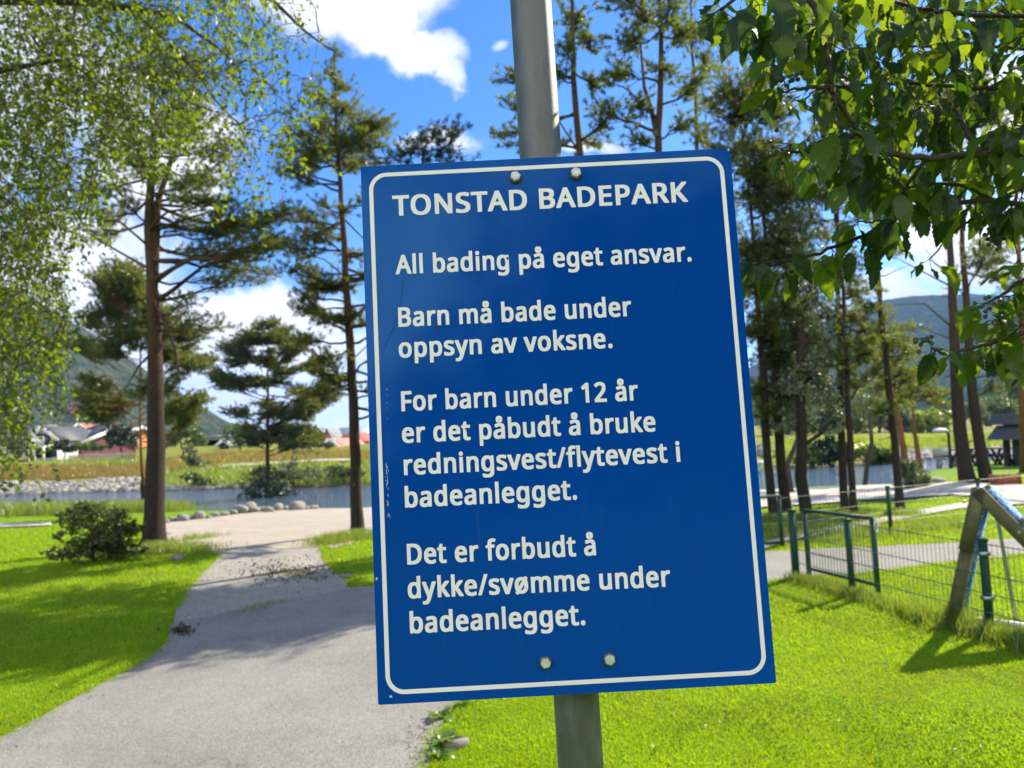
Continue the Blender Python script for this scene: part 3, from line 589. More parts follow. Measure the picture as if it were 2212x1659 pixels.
def leafy(name, label, px, py, hpx, crown, n, size, mt, seed, trunk_r=.05, bark=None, group=None, cat='tree', leafcat='crown', hang=None, Y=None, down=.3):
    """broad-leaved tree or shrub: a stem, limbs and a crown of separate leaves; crown = ellipsoids (px, py, rx, ry) in pixels at its distance"""
    rng = np.random.default_rng(seed); b = G(px, py)
    if Y is not None: b = at(px, py, Y); b[2] = float(hgt(b[0], b[1]))
    Yb = b[1]; sc = Yb/FPX
    T = thing(name, b, label, cat, group)
    wood = MB(); lv = []
    topc = at(crown[0][0], min(c[1] for c in crown), Yb)
    tp = branchline(b-np.array([0, 0, .1]), np.array([topc[0], topc[1], b[2]+(topc[2]-b[2])*.85]), rng, 0, 8)
    wood.tube(tp, np.linspace(trunk_r, trunk_r*.3, 8), 7)
    tot = sum(c[2]*c[3] for c in crown)
    for (cx, cy, rx, ry) in crown:
        dy = rng.uniform(-.5, .5)*rx*sc
        c = at(cx, cy, Yb+dy); rad = np.array([rx, rx, ry])*sc
        k = int(n*rx*ry/tot)
        a = tp[int(np.clip(np.argmin(abs(tp[:, 2]-(c[2]-rad[2]*.6))), 1, 7))]
        wood.tube(branchline(a, c, rng, -.05, 5), np.linspace(trunk_r*.4, trunk_r*.12, 5), 5, False)
        # sprays: leaves gather round twig tips so that gaps show between them
        m_ = max(5, k//26); tips = c+rnd_dirs(rng, m_)*(rng.random((m_, 1))**.42)*rad
        for q in tips: wood.tube(branchline(c+(q-c)*.2, q, rng, -.04, 3), [trunk_r*.1+.002, .004, .003], 3, False)
        per = np.repeat(tips, max(1, k//m_), 0)
        lv.append(per+rng.normal(size=per.shape)*rad.mean()*.13*np.array([1, 1, .8]))
    wood.build('trunk' if cat == 'tree' else 'stems', bark or m_twig, T, True)
    P = np.vstack(lv); P[:, 2] = np.maximum(P[:, 2], hgt(P[:, 0], P[:, 1])+.03)
    Lf = MB(); leaves(Lf, P, rng, size, down); Lf.build(leafcat, mt, T)
    return T
# silver birch with bright drooping leaves among the pines
leafy('birch_tree', 'birch with black lower trunk and pale glittering drooping leaves, among the right pines', 1746, 1124, 0,
      [(1725, 520, 60, 70), (1750, 640, 60, 70), (1715, 720, 55, 60), (1770, 730, 50, 60), (1740, 820, 50, 60), (1790, 840, 36, 50), (1700, 860, 46, 50), (1800, 910, 22, 40), (1720, 920, 40, 30), (1740, 420, 60, 70)], 17000, .06, m_silver, 51, .12, m_pine)
for nm_, lab_, px_, py_, cr_, n_, sz_, Y_ in leafy_later: leafy(nm_, lab_, px_, py_, 0, cr_, n_, sz_, m_fargrey, int(Y_), .09, m_birchbark, Y=Y_)
leafy('shrub', 'loose leafy dark bush with reddish shoots in front of the thick forked pine', 205, 1214, 0,
      [(200, 1110, 45, 30), (160, 1130, 40, 25), (250, 1120, 40, 28), (210, 1150, 70, 34), (265, 1155, 45, 34), (190, 1180, 60, 28), (250, 1185, 55, 26), (150, 1195, 40, 18), (118, 1200, 16, 8), (130, 1150, 18, 14), (175, 1094, 20, 16), (140, 1112, 16, 12), (292, 1132, 20, 16), (104, 1192, 18, 8), (302, 1180, 16, 12), (160, 1100, 12, 18)], 5600, .064, m_reddish, 52, .04, None, None, 'shrub', 'foliage')
leafy('shrub', 'dark round bush at the foot of the small bushy pine by the water', 566, 1092, 0, [(560, 1050, 42, 34), (600, 1060, 34, 30), (545, 1075, 34, 18), (575, 1030, 30, 24), (620, 1075, 24, 14)], 3800, .13, m_conif, 53, .05, None, None, 'shrub', 'foliage')
leafy('birch_tree', 'thin pale tan and green sapling right of the small bushy pine by the water', 640, 1085, 0, [(640, 900, 34, 36), (655, 960, 40, 40), (630, 1010, 34, 36), (675, 1020, 34, 34), (700, 1040, 24, 20)], 2600, .10, m_fargrey, 54, .05)
leafy('shrub', 'grey green bush round the foot of the crooked slender pines by the lake', 1972, 1056, 0, [(1955, 1010, 26, 26), (1975, 1030, 30, 22), (1995, 1040, 24, 14), (1960, 1045, 24, 12)], 1800, .10, m_fargrey, 55, .04, None, None, 'shrub', 'foliage')
# far shore shrubs, right
for k, (lab, px, py, cr, mt) in enumerate([
    ('bright willow bush on the far shore, left of the dark pair of trunks', 1760, 1009, [(1750, 975, 26, 26), (1775, 985, 24, 20), (1730, 990, 16, 12)], m_bright),
    ('dark green willow bush at the far waterline left of the close pair of trunks', 1800, 1010, [(1785, 970, 28, 28), (1805, 985, 26, 20), (1820, 975, 18, 20)], m_conif),
    ('yellow green bush on the far shore right of the close pair of trunks', 1880, 1006, [(1870, 975, 26, 22), (1895, 985, 24, 16), (1905, 970, 16, 16)], m_bright),
    ('low bush above the water close to the lone leaning trunk', 1915, 1004, [(1912, 985, 14, 14), (1925, 990, 12, 9)], m_far)]):
    leafy('willow_shrub', lab, px, py, 0, cr, 1500, .28, mt, 60+k, .08, None, 'shrubs on the far shore', 'shrub', 'foliage')
# far trees behind the right bank
far_trees = [('round yellow green tree standing beyond the right bank, the brightest there', 2010, 944, [(2000, 905, 30, 28), (2030, 910, 26, 26), (1985, 925, 22, 18), (2045, 930, 20, 14)], m_bright, 2600, 78),
    ('grey green tree beyond the right bank, left of the round yellow tree', 1955, 944, [(1950, 900, 24, 34), (1965, 920, 20, 22)], m_fargrey, 1600, 80),
    ('pale willow beyond the right bank behind the lone leaning trunk', 1900, 942, [(1890, 890, 34, 40), (1915, 910, 28, 30)], m_fargrey, 2200, 80),
    ('broad dark tree beyond the bank behind the close pair of trunks', 1835, 944, [(1830, 880, 36, 48), (1855, 910, 26, 30)], m_far, 2400, 82),
    ('dark spruce beyond the bank left of the close pair of trunks', 1785, 945, [(1785, 900, 16, 42), (1786, 925, 24, 22), (1785, 870, 9, 24)], m_conif, 1700, 80),
    ('mid green tree beyond the bank behind the black birch trunk', 1735, 945, [(1730, 890, 34, 44), (1755, 915, 24, 28)], m_far, 2200, 84),
    ('leafy tree beyond the bank just right of the sign edge', 1665, 945, [(1660, 880, 36, 52), (1690, 910, 26, 30)], m_far, 2400, 82),
    ('grey willow beyond the far bank behind the right back pine pair', 2105, 930, [(2100, 890, 24, 26), (2120, 905, 20, 18)], m_fargrey, 1500, 95),
    ('dark leafy tree left of the dark shelter in the far right distance', 2160, 922, [(2150, 880, 34, 40), (2175, 895, 26, 26)], m_far, 2200, 110),
    ('tall tree behind the dark shelter at the right picture edge', 2200, 915, [(2200, 850, 30, 50), (2220, 880, 30, 34)], m_far, 2200, 115)]
for k, (lab, px, py, cr, mt, n, Y) in enumerate(far_trees):
    leafy('spruce_tree' if 'spruce' in lab else 'willow_tree' if 'willow' in lab else 'deciduous_tree', lab, px, py, 0, cr, n, .34*Y/80, mt, 80+k, .18, None, 'trees beyond the lake', Y=Y)
# trees and garden bushes round the far houses, left
for k, (nm, lab, px, py, cr, mt, n, Y, ct) in enumerate([
    ('garden_tree', 'grey green garden tree left of the white balcony house', 38, 985, [(30, 935, 26, 30), (48, 960, 24, 22)], m_fargrey, 1600, 70, 'tree'),
    ('garden_tree', 'dark green garden tree far left, half hidden by birch leaves', -10, 985, [(-10, 940, 30, 40)], m_far, 1500, 72, 'tree'),
    ('shrub', 'dark bush in front of the black roofed house', 138, 978, [(135, 962, 16, 14), (150, 968, 14, 8)], m_conif, 900, 74, 'shrub'),
    ('hedge', 'low yellow green hedge before the black roofed house', 185, 972, [(170, 964, 18, 7), (195, 964, 18, 7), (215, 966, 14, 6)], m_bright, 1200, 76, 'hedge'),
    ('garden_tree', 'dark tree left of the thick forked pine trunk, before the orange house', 262, 975, [(255, 930, 24, 34), (280, 945, 22, 28), (240, 950, 16, 20)], m_conif, 1700, 78, 'tree'),
    ('garden_tree', 'round tree right behind the thick forked pine trunk', 395, 972, [(390, 925, 34, 34), (420, 945, 28, 24), (365, 945, 22, 22)], m_far, 2200, 74, 'tree'),
    ('garden_tree', 'tree between the white flat building and the small bushy pine', 520, 968, [(510, 935, 26, 26), (535, 945, 26, 20)], m_far, 1700, 74, 'tree'),
    ('shrub', 'pale bush on the grassy bank between the two left pines', 420, 1012, [(415, 985, 20, 22), (430, 998, 20, 12)], m_fargrey, 1000, 60, 'shrub'),
    ('spruce_tree', 'small pointed dark conifer before the red houses', 684, 968, [(684, 950, 8, 18), (684, 936, 5, 12), (684, 960, 10, 9)], m_conif, 900, 80, 'tree'),
    ('shrub', 'light bush left of the mint green gable house', 715, 972, [(705, 960, 14, 10), (645, 955, 22, 14)], m_fargrey, 900, 72, 'shrub'),
    ('willow_shrub', 'low green willow bush on the far left waterline behind the sapling', 640, 1046, [(620, 1020, 32, 18), (665, 1025, 30, 14)], m_far, 1600, 49, 'shrub'),
    ('willow_shrub', 'green bush on the far shore close to the slim straight pine', 740, 1040, [(730, 1018, 28, 14), (765, 1022, 24, 12)], m_far, 1500, 49, 'shrub'),
    ('willow_shrub', 'dark low bush by the water right of the thick forked pine', 440, 1052, [(440, 1038, 22, 10), (470, 1044, 22, 7), (410, 1030, 18, 10)], m_far, 1200, 53, 'shrub')]):
    leafy(nm, lab, px, py, 0, cr, n, .30*Y/75, mt, 100+k, .12, None, 'greenery on the far left shore', ct, 'crown' if ct == 'tree' else 'foliage', Y=Y)
# ------------------------------------------------------------------ houses on the far shore
m_white = mat('white_boards', (.72, .72, .70), .6, .08, 3); m_pane = mat('window_glass', (.03, .04, .05), .1, spec=.6)
m_slate = mat('dark_slate_roof', (.045, .048, .055), .6, .2, 2); m_grroof = mat('grey_roof', (.20, .21, .225), .7, .15, 2)
m_redroof = mat('red_tile_roof', (.42, .12, .07), .7, .2, 2); m_pinkroof = mat('pale_red_roof', (.55, .17, .13), .7, .15, 2)
m_redwall = mat('red_boards', (.30, .045, .04), .7, .2, 3); m_orange = mat('orange_boards', (.50, .20, .05), .7, .15, 3)
m_mint = mat('mint_boards', (.50, .62, .56), .7, .08, 3); m_blueroof = mat('blue_grey_roof', (.20, .25, .32), .6, .15, 2)
m_maroon = mat('maroon_boards', (.16, .04, .05), .7, .2, 3); m_cream = mat('cream_boards', (.62, .58, .50), .7, .1, 3)
def house(label, px0, px1, ybase, yeave, yridge, Y, wall, roof, front='gable', depth=9.0, yaw=0.0, wins=(), trim=None, chimney=False, balcony=False, name='house'):
    pc = (px0+px1)/2; b = at(pc, ybase, Y); W = abs(at(px1, ybase, Y)[0]-at(px0, ybase, Y)[0])
    zb = b[2]; he = at(pc, yeave, Y)[2]-zb; hr = at(pc, yridge, Y)[2]-zb
    base = np.array([b[0], Y+depth/2, zb])
    ex = np.array([cos(yaw), sin(yaw), 0]); ey = np.array([-sin(yaw), cos(yaw), 0]); ez = np.array([0, 0, 1.0])
    Q = lambda u, v, z: base+ex*u+ey*v+ez*z
    T = thing(name, base, label, 'house', 'houses across the water')
    lo = -1.6; hw, hd = W/2, depth/2
    if front == 'gable': prof = [(-hw, lo), (hw, lo), (hw, he), (0, hr), (-hw, he)]; ext = lambda a, z, s: Q(a, s*hd, z)
    else: prof = [(-hd, lo), (hd, lo), (hd, he), (0, hr), (-hd, he)]; ext = lambda a, z, s: Q(s*hw, a, z)
    v = [ext(a, z, -1) for a, z in prof]+[ext(a, z, 1) for a, z in prof]
    wl = MB(); wl.add(v, [[i, (i+1) % 5, 5+(i+1) % 5, 5+i] for i in range(5)]); wl.add(v[:5], [[0, 1, 2, 3, 4]]); wl.add(v[5:], [[4, 3, 2, 1, 0]])
    wl.build('wall', wall, T)
    ov, th = .35, .16; half = hw if front == 'gable' else hd; sl_ = (hr-he)/half
    e2 = lambda a, z, s: (Q(a, s*(hd+ov), z) if front == 'gable' else Q(s*(hw+ov), a, z))
    rf = MB()
    for sg in (-1, 1):
        pts = [(0, hr+.02), (sg*(half+ov), he-ov*sl_+.02), (sg*(half+ov), he-ov*sl_+.02+th), (0, hr+.02+th)]
        v = [e2(a, z, -1) for a, z in pts]+[e2(a, z, 1) for a, z in pts]
        rf.add(v, [[0, 1, 2, 3], [7, 6, 5, 4], [0, 4, 5, 1], [1, 5, 6, 2], [2, 6, 7, 3]])
    r_ = rf.build('roof', roof, T)
    if trim and front == 'gable':
        tb = MB()
        for sg in (-1, 1): tb.bar(Q(0, -hd-ov-.03, hr+.06), Q(sg*(half+ov), -hd-ov-.03, he-ov*sl_+.06), .06, .34, up=(0, 0, 1))
        tb.build('bargeboard', trim, T)
    if trim and front != 'gable':
        for sx_ in (-1, 1):
            tb = MB()
            for sg in (-1, 1): tb.bar(Q(sx_*(hw+ov+.03), 0, hr+.06), Q(sx_*(hw+ov+.03), sg*(half+ov), he-ov*sl_+.06), .06, .4, up=(0, 0, 1))
            tb.build('bargeboard', trim, T)
    for (u, z, ww, wh) in wins:
        fr = MB(); c = Q(u*hw, -hd-.03, z*he); Rm = np.stack([ex, ey, ez], 1)
        fr.box(c, (ww+.24, .06, wh+.24), Rm); f_ = fr.build('window', m_white if wall is not m_white else m_slate, T)
        gl = MB().box(c-ey*.045, (ww, .05, wh), Rm).build('pane', m_pane, f_)
        f_['_base'] = None if False else [0, 0, 0]
        gl.location = (0, 0, 0); gl
    if chimney: MB().box(Q(hw*.2, 0, hr+.4), (.8, .8, 1.4)).build('chimney', m_slate, r_)
    if balcony:
        bl = MB(); Rm = np.stack([ex, ey, ez], 1)
        bl.box(Q(hw*.15, -hd-1.0, he*.48), (W*.7, 2.0, .2), Rm)
        for k in range(11): bl.box(Q(hw*.15-W*.35+W*.07*k, -hd-1.95, he*.48+.5), (.09, .06, .9), Rm)
        bl.box(Q(hw*.15, -hd-1.95, he*.48+1.0), (W*.7, .09, .09), Rm)
        for s_ in (-1, 0, 1): bl.box(Q(hw*.15+s_*W*.33, -hd-1.9, he*.2-.4), (.18, .18, he*.56+.8), Rm)
        bl.build('balcony', m_white, T)
    return T
house('white house with a balcony and a broad grey gable on the far left shore', 66, 124, 980, 950, 924, 78, m_white, m_slate, wins=[(-.6, .30, 1.0, 1.3), (.05, .28, 1.1, 1.4), (.55, .28, .9, 1.3), (0, 1.0, 1.2, 1.0)], trim=m_white, balcony=True, depth=7)
house('pale roofed house at the far left edge behind the birch leaves', 8, 66, 975, 945, 921, 90, m_white, m_grroof, 'long', 9, wins=[(-.4, .5, 1, 1), (.3, .5, 1, 1)])
house('white house with a red tiled roof and two gable windows, above the black roofed house', 124, 172, 962, 938, 917, 104, m_white, m_redroof, wins=[(-.25, .75, .9, 1.1), (.25, .75, .9, 1.1)], trim=m_white, yaw=.25, depth=11)
house('white gabled house with a dark roof, second behind the black roofed house', 160, 186, 958, 932, 917, 112, m_white, m_slate, trim=m_white, wins=[(0, .7, .9, 1.0)], yaw=.2)
house('dark red house with chimney behind the black roofed house', 180, 206, 962, 932, 918, 100, m_redwall, m_slate, 'long', 8, chimney=True)
house('low house with a steep black roof and white bargeboards behind the picket fence', 152, 206, 973, 958, 932, 82, m_maroon, m_slate, 'long', 7, yaw=-.42, trim=m_white, wins=[(.5, .5, .8, .9)])
house('orange house with a grey roof left of the thick forked pine', 208, 268, 974, 942, 925, 92, m_orange, m_grroof, 'long', 8, yaw=-.1, wins=[(-.45, .6, 1.1, 1.3), (.1, .6, 1.1, 1.3), (.6, .5, .9, 1.2)], trim=m_white)
house('small purple brown cabin high on the left hillside', 126, 152, 886, 877, 871, 330, m_maroon, m_slate, 'long', 9, wins=[(-.3, .5, 1.5, 1.2), (.4, .5, 1.5, 1.2)], name='cabin')
house('long low white building with flat roof right of the thick forked pine', 436, 490, 972, 946, 942, 96, m_white, m_grroof, 'long', 9, wins=[(-.5, .5, 3.0, .8), (.3, .5, 3.0, .8)], name='building')
house('small white gabled annex in front of the long low white building', 474, 496, 973, 960, 951, 84, m_white, m_grroof, wins=[(0, .5, .7, .8)], trim=m_white)
house('maroon gabled house with a pale roof left of the small conifer', 606, 664, 972, 944, 922, 98, m_redwall, m_white, yaw=.5, trim=m_white, wins=[(0, .5, .9, 1.2)], depth=10)
house('red barn with a long pale grey roof right of the small conifer', 650, 712, 974, 948, 928, 104, m_redwall, m_grroof, 'long', 9, wins=[(-.5, .5, 1, 1), (.2, .5, 1, 1)], name='barn')
house('small bright red gable just above the mint gable house', 700, 716, 966, 944, 927, 96, mat('bright_red_boards', (.55, .10, .08), .7), m_grroof, depth=6)
house('large blue grey roofed building behind the slim straight pine', 706, 782, 968, 941, 924, 120, m_cream, m_blueroof, 'long', 14, wins=[(.6, .5, 1.2, 1.2)], name='building')
house('mint green gable house with three small windows and white bargeboards', 698, 752, 984, 972, 950, 84, m_mint, m_pinkroof, yaw=-.12, trim=m_white, wins=[(0, 2.2, .8, .9), (-.35, .6, .9, .8), (.15, .6, .9, .8)], depth=9)
house('cream house with a pale red roof partly hidden by the blue sign', 735, 802, 978, 955, 938, 94, m_cream, m_pinkroof, 'long', 9, yaw=-.05, wins=[(.35, .5, 1, 1.1), (-.4, .5, 1, 1.1)])

# picket fence and poles on the far bank
m_wood = mat('weathered_wood', (.30, .26, .21), .85, .3, 12, .3); m_whitep = mat('white_paint', (.75, .75, .73), .5)
a, b_ = at(150, 983, 72), at(292, 978, 72); T = thing('picket_fence', [a[0], a[1], hgt(*a[:2])], 'weathered wooden picket fence on top of the far left bank', 'fence')
rng = np.random.default_rng(3)
for k in range(34):
    q = a+(b_-a)*k/33; q[2] = float(hgt(q[0], q[1])); MB().box(q+[0, 0, .42], (.09, .05, 1.0+rng.uniform(-.1, .12))).build('picket', m_wood, T)
for z in (.3, .7): 
    pp = [a+(b_-a)*s for s in np.linspace(0, 1, 12)]; MB().tube([(q[0], q[1]+.05, float(hgt(q[0], q[1]))+z) for q in pp], .035, 5).build('rail', m_wood, T)
for px, py, ht, r, lab in ((75, 997, 2.6, .05, 'tall thin white pole standing before the white balcony house'), (141, 1001, 1.1, .05, 'short pale post on the far left bank edge near the picket fence')):
    q = G(px, py); mb = MB(); mb.tube([q-[0, 0, .2], q+[0, 0, ht]], r, 8); mb.tube([q+[0, 0, ht], q+[0, 0, ht+.05]], [r*1.3, r*1.1], 8); o = mb.build('white_pole', m_whitep); tag(o, lab, 'pole')

# ------------------------------------------------------------------ green mesh fence, gate, rear fence
m_green = mat('green_fence_paint', (.008, .055, .034), .5, .2, 20, spec=.3); m_wire = mat('galvanised_wire', (.05, .10, .07), .5, .2, 10, metal=.15, spec=.4)
m_steel = mat('zinc_steel', (.55, .56, .56), .32, .25, 30, metal=.9); m_chain = mat('white_chain', (.8, .8, .78), .5)
def fpost(T, q, h, w=.06):
    m_ = MB(); m_.box(q+[0, 0, h/2-.1], (w, w, h+.2)); o = m_.build('post', m_green, T)
    MB().box(q+[0, 0, h+.008], (w+.012, w+.012, .02)).build('post_cap', m_green, o)
    return o
def meshpanel(T, a, b, h, gap=.05, z0=.04, wires=(.06, .25, .45, .65, .98), r=.0023, name='mesh_panel', off=(0, 0, 0)):
    a = np.array(a)+off; b = np.array(b)+off; L = np.linalg.norm((b-a)[:2]); n = int(L/gap); mb = MB()
    for k in range(n+1):
        q = a+(b-a)*k/n; mb.tube([q+[0, 0, z0], q+[0, 0, h]], r, 4, False)
    nrm = unit(np.array([-(b-a)[1], (b-a)[0], 0]))
    for f in wires:
        for s in (-1, 1): mb.tube([a+[0, 0, h*f]+nrm*s*r*2.4, b+[0, 0, h*f]+nrm*s*r*2.4], r*1.25, 4, False)
    return mb.build(name, m_wire, T)
FH = .76
pA, pC, pE = G(1720, 1250), G(1842, 1285), G(2140, 1372)
dr = unit(pE-pC); pF = pE+dr*2.2; pF[2] = 0
T = thing('mesh_fence', pC, 'front green wire mesh fence running to the right edge beside the lawn', 'fence')
for q, w_ in ((pA, .085), (pC, .062), (pE, .062), (pF, .062)): fpost(T, q, FH if q is not pA else .78, w_*.82)
meshpanel(T, pA, pC, FH); meshpanel(T, pC, pE, FH, off=(-.03, -.03, 0)); meshpanel(T, pE, pF, FH, off=(-.03, -.03, 0))
for z in (.30, .66): MB().box(pE+[0, 0, z], (.075, .075, .03)).build('wire_clip', m_steel, T)
pB, pD = G(1748, 1243), G(1897, 1281)
T = thing('gate', pB, 'open green gate with top rail just behind the front mesh fence', 'gate')
fpost(T, pB, .74, .04); fpost(T, pD, .75, .042)
MB().bar(pB+[0, 0, .76], pD+[0, 0, .77], .035, .035).build('top_rail', m_green, T)
MB().bar(pB+[0, 0, .08], pD+[0, 0, .08], .03, .03).build('bottom_rail', m_green, T)
meshpanel(T, pB, pD, .74, wires=(.1, .35, .62, .9))
lp = MB(); an = np.linspace(0, 2*pi, 13); lp.tube([pD+[.02+.02*sin(a_), -.035, .70+.07*cos(a_)] for a_ in an], .007, 6, False); lp.build('chain', m_chain, T)
rear = [G(1560, 1192), G(1690, 1181), G(1925, 1151), G(2120, 1128), G(2330, 1104)]
T = thing('mesh_fence', rear[1], 'rear green wire mesh fence between the pine trunks and the paths', 'fence')
for k, q in enumerate(rear): fpost(T, q, .72, .045)
for a_, c_ in zip(rear[:-1], rear[1:]): meshpanel(T, a_, c_, .72, .06, r=.0022)
MB().bar(rear[0]+[0, 0, .74], rear[1]+[0, 0, .74], .04, .04).build('top_rail', m_green, T)
MB().bar(rear[0]+[0, 0, .10], rear[1]+[0, 0, .06], .04, .04).build('bottom_rail', m_green, T)

# ------------------------------------------------------------------ wooden climbing A-frame with blue gritty boards
m_plank = mat('moss_green_planks', (.15, .155, .06), .8, .35, 6, .3, 60, col2=(.10, .09, .045))
M = bpy.data.materials.new('blue_grit'); M.use_nodes = True; t = NT(M.node_tree)
v = t.n('TexVoronoi', i_Vector=t.pos(), i_Scale=55.0); s_ = t.n('SeparateXYZ', i_0=v.outputs['Color'])
c = t.ramp(s_.outputs[0], [(.0, (.05, .16, .38)), (.35, (.09, .24, .50)), (.6, (.22, .38, .58)), (.8, (.48, .58, .66)), (.93, (.03, .08, .22))])
pr = t.n('BsdfPrincipled', i_Base_Color=c, i_Roughness=.9); pr.inputs['Specular IOR Level'].default_value = .05
t.t.links.new(t.n('Bump', i_Height=v.outputs['Distance'], i_Strength=.8, i_Distance=.01).outputs[0], pr.inputs['Normal'])
t.t.links.new(pr.outputs[0], t.n('OutputMaterial').inputs[0]); m_blue = M
FL = G(2038, 1348); nr = np.array([sin(radians(132)), cos(radians(132)), 0]); rg = np.array([sin(radians(42)), cos(radians(42)), 0])
d_ = ray(2112, 1052); k_ = d_[0]/d_[1]; s1 = (k_*FL[1]-FL[0])/(nr[0]-k_*nr[1]); AP = FL+nr*s1; AP[2] = EYE+d_[2]*AP[1]/d_[1]
FR = AP+nr*.98; FR[2] = 0.0; WD = .26
T = thing('climbing_frame', FL, 'moss green wooden A-frame with blue gritty ramps behind the front mesh fence', 'play equipment')
def ramp(foot, apex, side):
    d = unit(apex-foot); ns = np.cross(d, rg)*side       # outward normal of the ramp
    if ns[2] < 0: ns = -ns
    cut = foot+(apex-foot)*.58
    for off in (0, WD):
        pl = MB(); e = rg*off
        pl.bar(foot+e-ns*.06, cut+e-ns*.05, .10, .03, up=rg); pl.build('side_plank', m_plank, T)
        pl = MB(); pl.bar(cut+e-ns*.045-rg*.02-d*.03, apex+e-ns*.045-rg*.02, .105, .035, up=rg); pl.build('side_plank', m_plank, T)
    inn = -.098 if side < 0 else .012
    MB().bar(foot+rg*WD/2+ns*inn+d*.03, apex+rg*WD/2+ns*inn-d*.04, .022, WD-.04, up=rg).build('ramp_board', m_blue, T)
    for k in range(3 if side > 0 else 0):
        q = foot+(apex-foot)*(.25+.25*k); MB().bar(q+ns*.035, q+rg*WD+ns*.035, .03, .03).build('foot_bar', m_plank, T)
ramp(FL, AP-nr*.03, -1); ramp(FR, AP+nr*.03, 1)
MB().bar(AP-rg*.02+[0, 0, -.02], AP+rg*(WD+.02)+[0, 0, -.02], .04, .04).build('ridge_bar', m_steel, T)
MB().bar(FL+nr*.10+[0, 0, .07], FR-nr*.15+[0, 0, .05], .04, .04).build('base_bar', m_chain, T)
rod = MB(); rod.tube([AP+rg*.30+nr*.05+[0, 0, -.06], AP+rg*.30+nr*.14+[0, 0, -AP[2]+.02]], .016, 8); rod.build('prop_rod', m_steel, T)
bt = MB()
for q in (AP-nr*.1-rg*.03+[0, 0, -.12], AP+nr*.28-rg*.03+[0, 0, -.36]): bt.tube([q, q-rg*.03], .014, 6)
bt.build('bolt', m_steel, T)

# ------------------------------------------------------------------ small park furniture in the distance
b0 = G(2182, 1050); pw = 46*b0[1]/FPX; m_plant = mat('orange_brown_planks', (.40, .115, .045), .7, .3, 8, .2)
T = thing('planter_box', b0, 'orange brown wooden planter box beside the pale gravel road', 'planter')
mb = MB()
for k in range(3): mb.box(b0+[0, .18, .05+.095*k], (pw, .42, .088))
mb.build('planks', m_plant, T); mb = MB()
for s in (-1, 1):
    for y_ in (-.03, .39): mb.box(b0+[s*pw*.47, y_, .15], (.05, .03, .30))
mb.build('corner_posts', m_plant, T)
MB().box(b0+[0, .18, .275], (pw*.9, .36, .02)).build('soil', mat('soil', (.05, .035, .025), .95), T)
m_dark = mat('dark_stained_wood', (.030, .028, .027), .7, .3, 6); m_shroof = mat('dark_shingle_roof', (.075, .08, .09), .75, .25, 5)
b0 = G(2222, 1006); sc = b0[1]/FPX
T = thing('shelter', b0, 'dark wooden shelter with a two step grey roof at the right picture edge', 'shelter')
for a_ in np.arange(6)*pi/3+.52: MB().tube([b0+[cos(a_)*38*sc, sin(a_)*38*sc, -.1], b0+[cos(a_)*36*sc, sin(a_)*36*sc, 64*sc]], .13, 8).build('post', m_dark, T)
def cone(c, r0, z0, r1, z1, n=6):
    a_ = np.arange(n)*2*pi/n+.52; v = [c+[cos(q)*r0, sin(q)*r0, z0] for q in a_]+[c+[cos(q)*r1, sin(q)*r1, z1] for q in a_]
    return MB().add(v, [[i, (i+1) % n, n+(i+1) % n, n+i] for i in range(n)]).add(v[:n], [list(range(n))[::-1]]).add(v[n:], [list(range(n))])
cone(b0, 74*sc, 58*sc, 52*sc, 88*sc).build('roof', m_shroof, T); cone(b0, 66*sc, 90*sc, 60*sc, 112*sc).build('upper_roof', m_shroof, T)
cone(b0, 40*sc, 86*sc, 40*sc, 91*sc).build('collar', m_dark, T); cone(b0, 30*sc, 0, 30*sc, 16*sc).build('bench', m_dark, T)
def picnic(px, py, lab, yaw):
    q = G(px, py); T = thing('picnic_table', q, lab, 'picnic table', 'picnic tables by the lake'); c_, s_ = cos(yaw), sin(yaw)
    Rm = np.array([[c_, -s_, 0], [s_, c_, 0], [0, 0, 1]]); P_ = lambda x, y, z: q+Rm @ np.array([x, y, z])
    MB().box(P_(0, 0, .72), (1.7, .75, .05), Rm).build('table_top', m_dark, T)
    for s in (-1, 1): MB().box(P_(0, s*.68, .44), (1.7, .28, .05), Rm).build('seat', m_dark, T)
    for s in (-1, 1):
        l_ = MB(); l_.bar(P_(s*.6, -.75, -.05), P_(s*.6, -.22, .70), .09, .07); l_.bar(P_(s*.6, .75, -.05), P_(s*.6, .22, .70), .09, .07); l_.bar(P_(s*.6, -.78, .40), P_(s*.6, .78, .40), .09, .07)
        l_.build('leg', m_dark, T)
picnic(2102, 1004, 'dark picnic table glimpsed between the two back pine trunks', .3); picnic(2138, 1004, 'dark picnic table just right of the right back pine trunk', -.1); picnic(2162, 1004, 'dark picnic table next to the dark shelter post', .2)
q = G(2048, 1010); T = thing('park_bench', q, 'grey concrete bench by the lake left of the back pine pair', 'bench'); mc = mat('grey_concrete', (.36, .37, .34), .85, .2, 8)
MB().box(q+[0, .1, .42], (.95, .4, .08)).build('seat', mc, T); MB().box(q+[-.1, .33, .68], (.75, .08, .46)).build('backrest', mc, T)
for s in (-1, 1): MB().box(q+[s*.34, .1, .17], (.12, .36, .42)).build('leg', mc, T)
q = G(2055, 1012); T = thing('lamp_post', q, 'dark lamp post with a flat white head in front of the lake', 'street lamp'); h_ = 78*q[1]/FPX
MB().tube([q-[0, 0, .1], q+[0, 0, h_]], [.08, .06], 10).build('post', m_dark, T)
MB().tube([q+[0, 0, h_-.05], q+[-.25, 0, h_+.08]], .04, 6).build('arm', m_dark, T)
mb = MB(); mb.tube([q+[-.35, 0, h_+.05], q+[-.35, 0, h_+.10], q+[-.35, 0, h_+.16]], [.30, .32, .22], 14); mb.build('lamp_head', m_whitep, T)
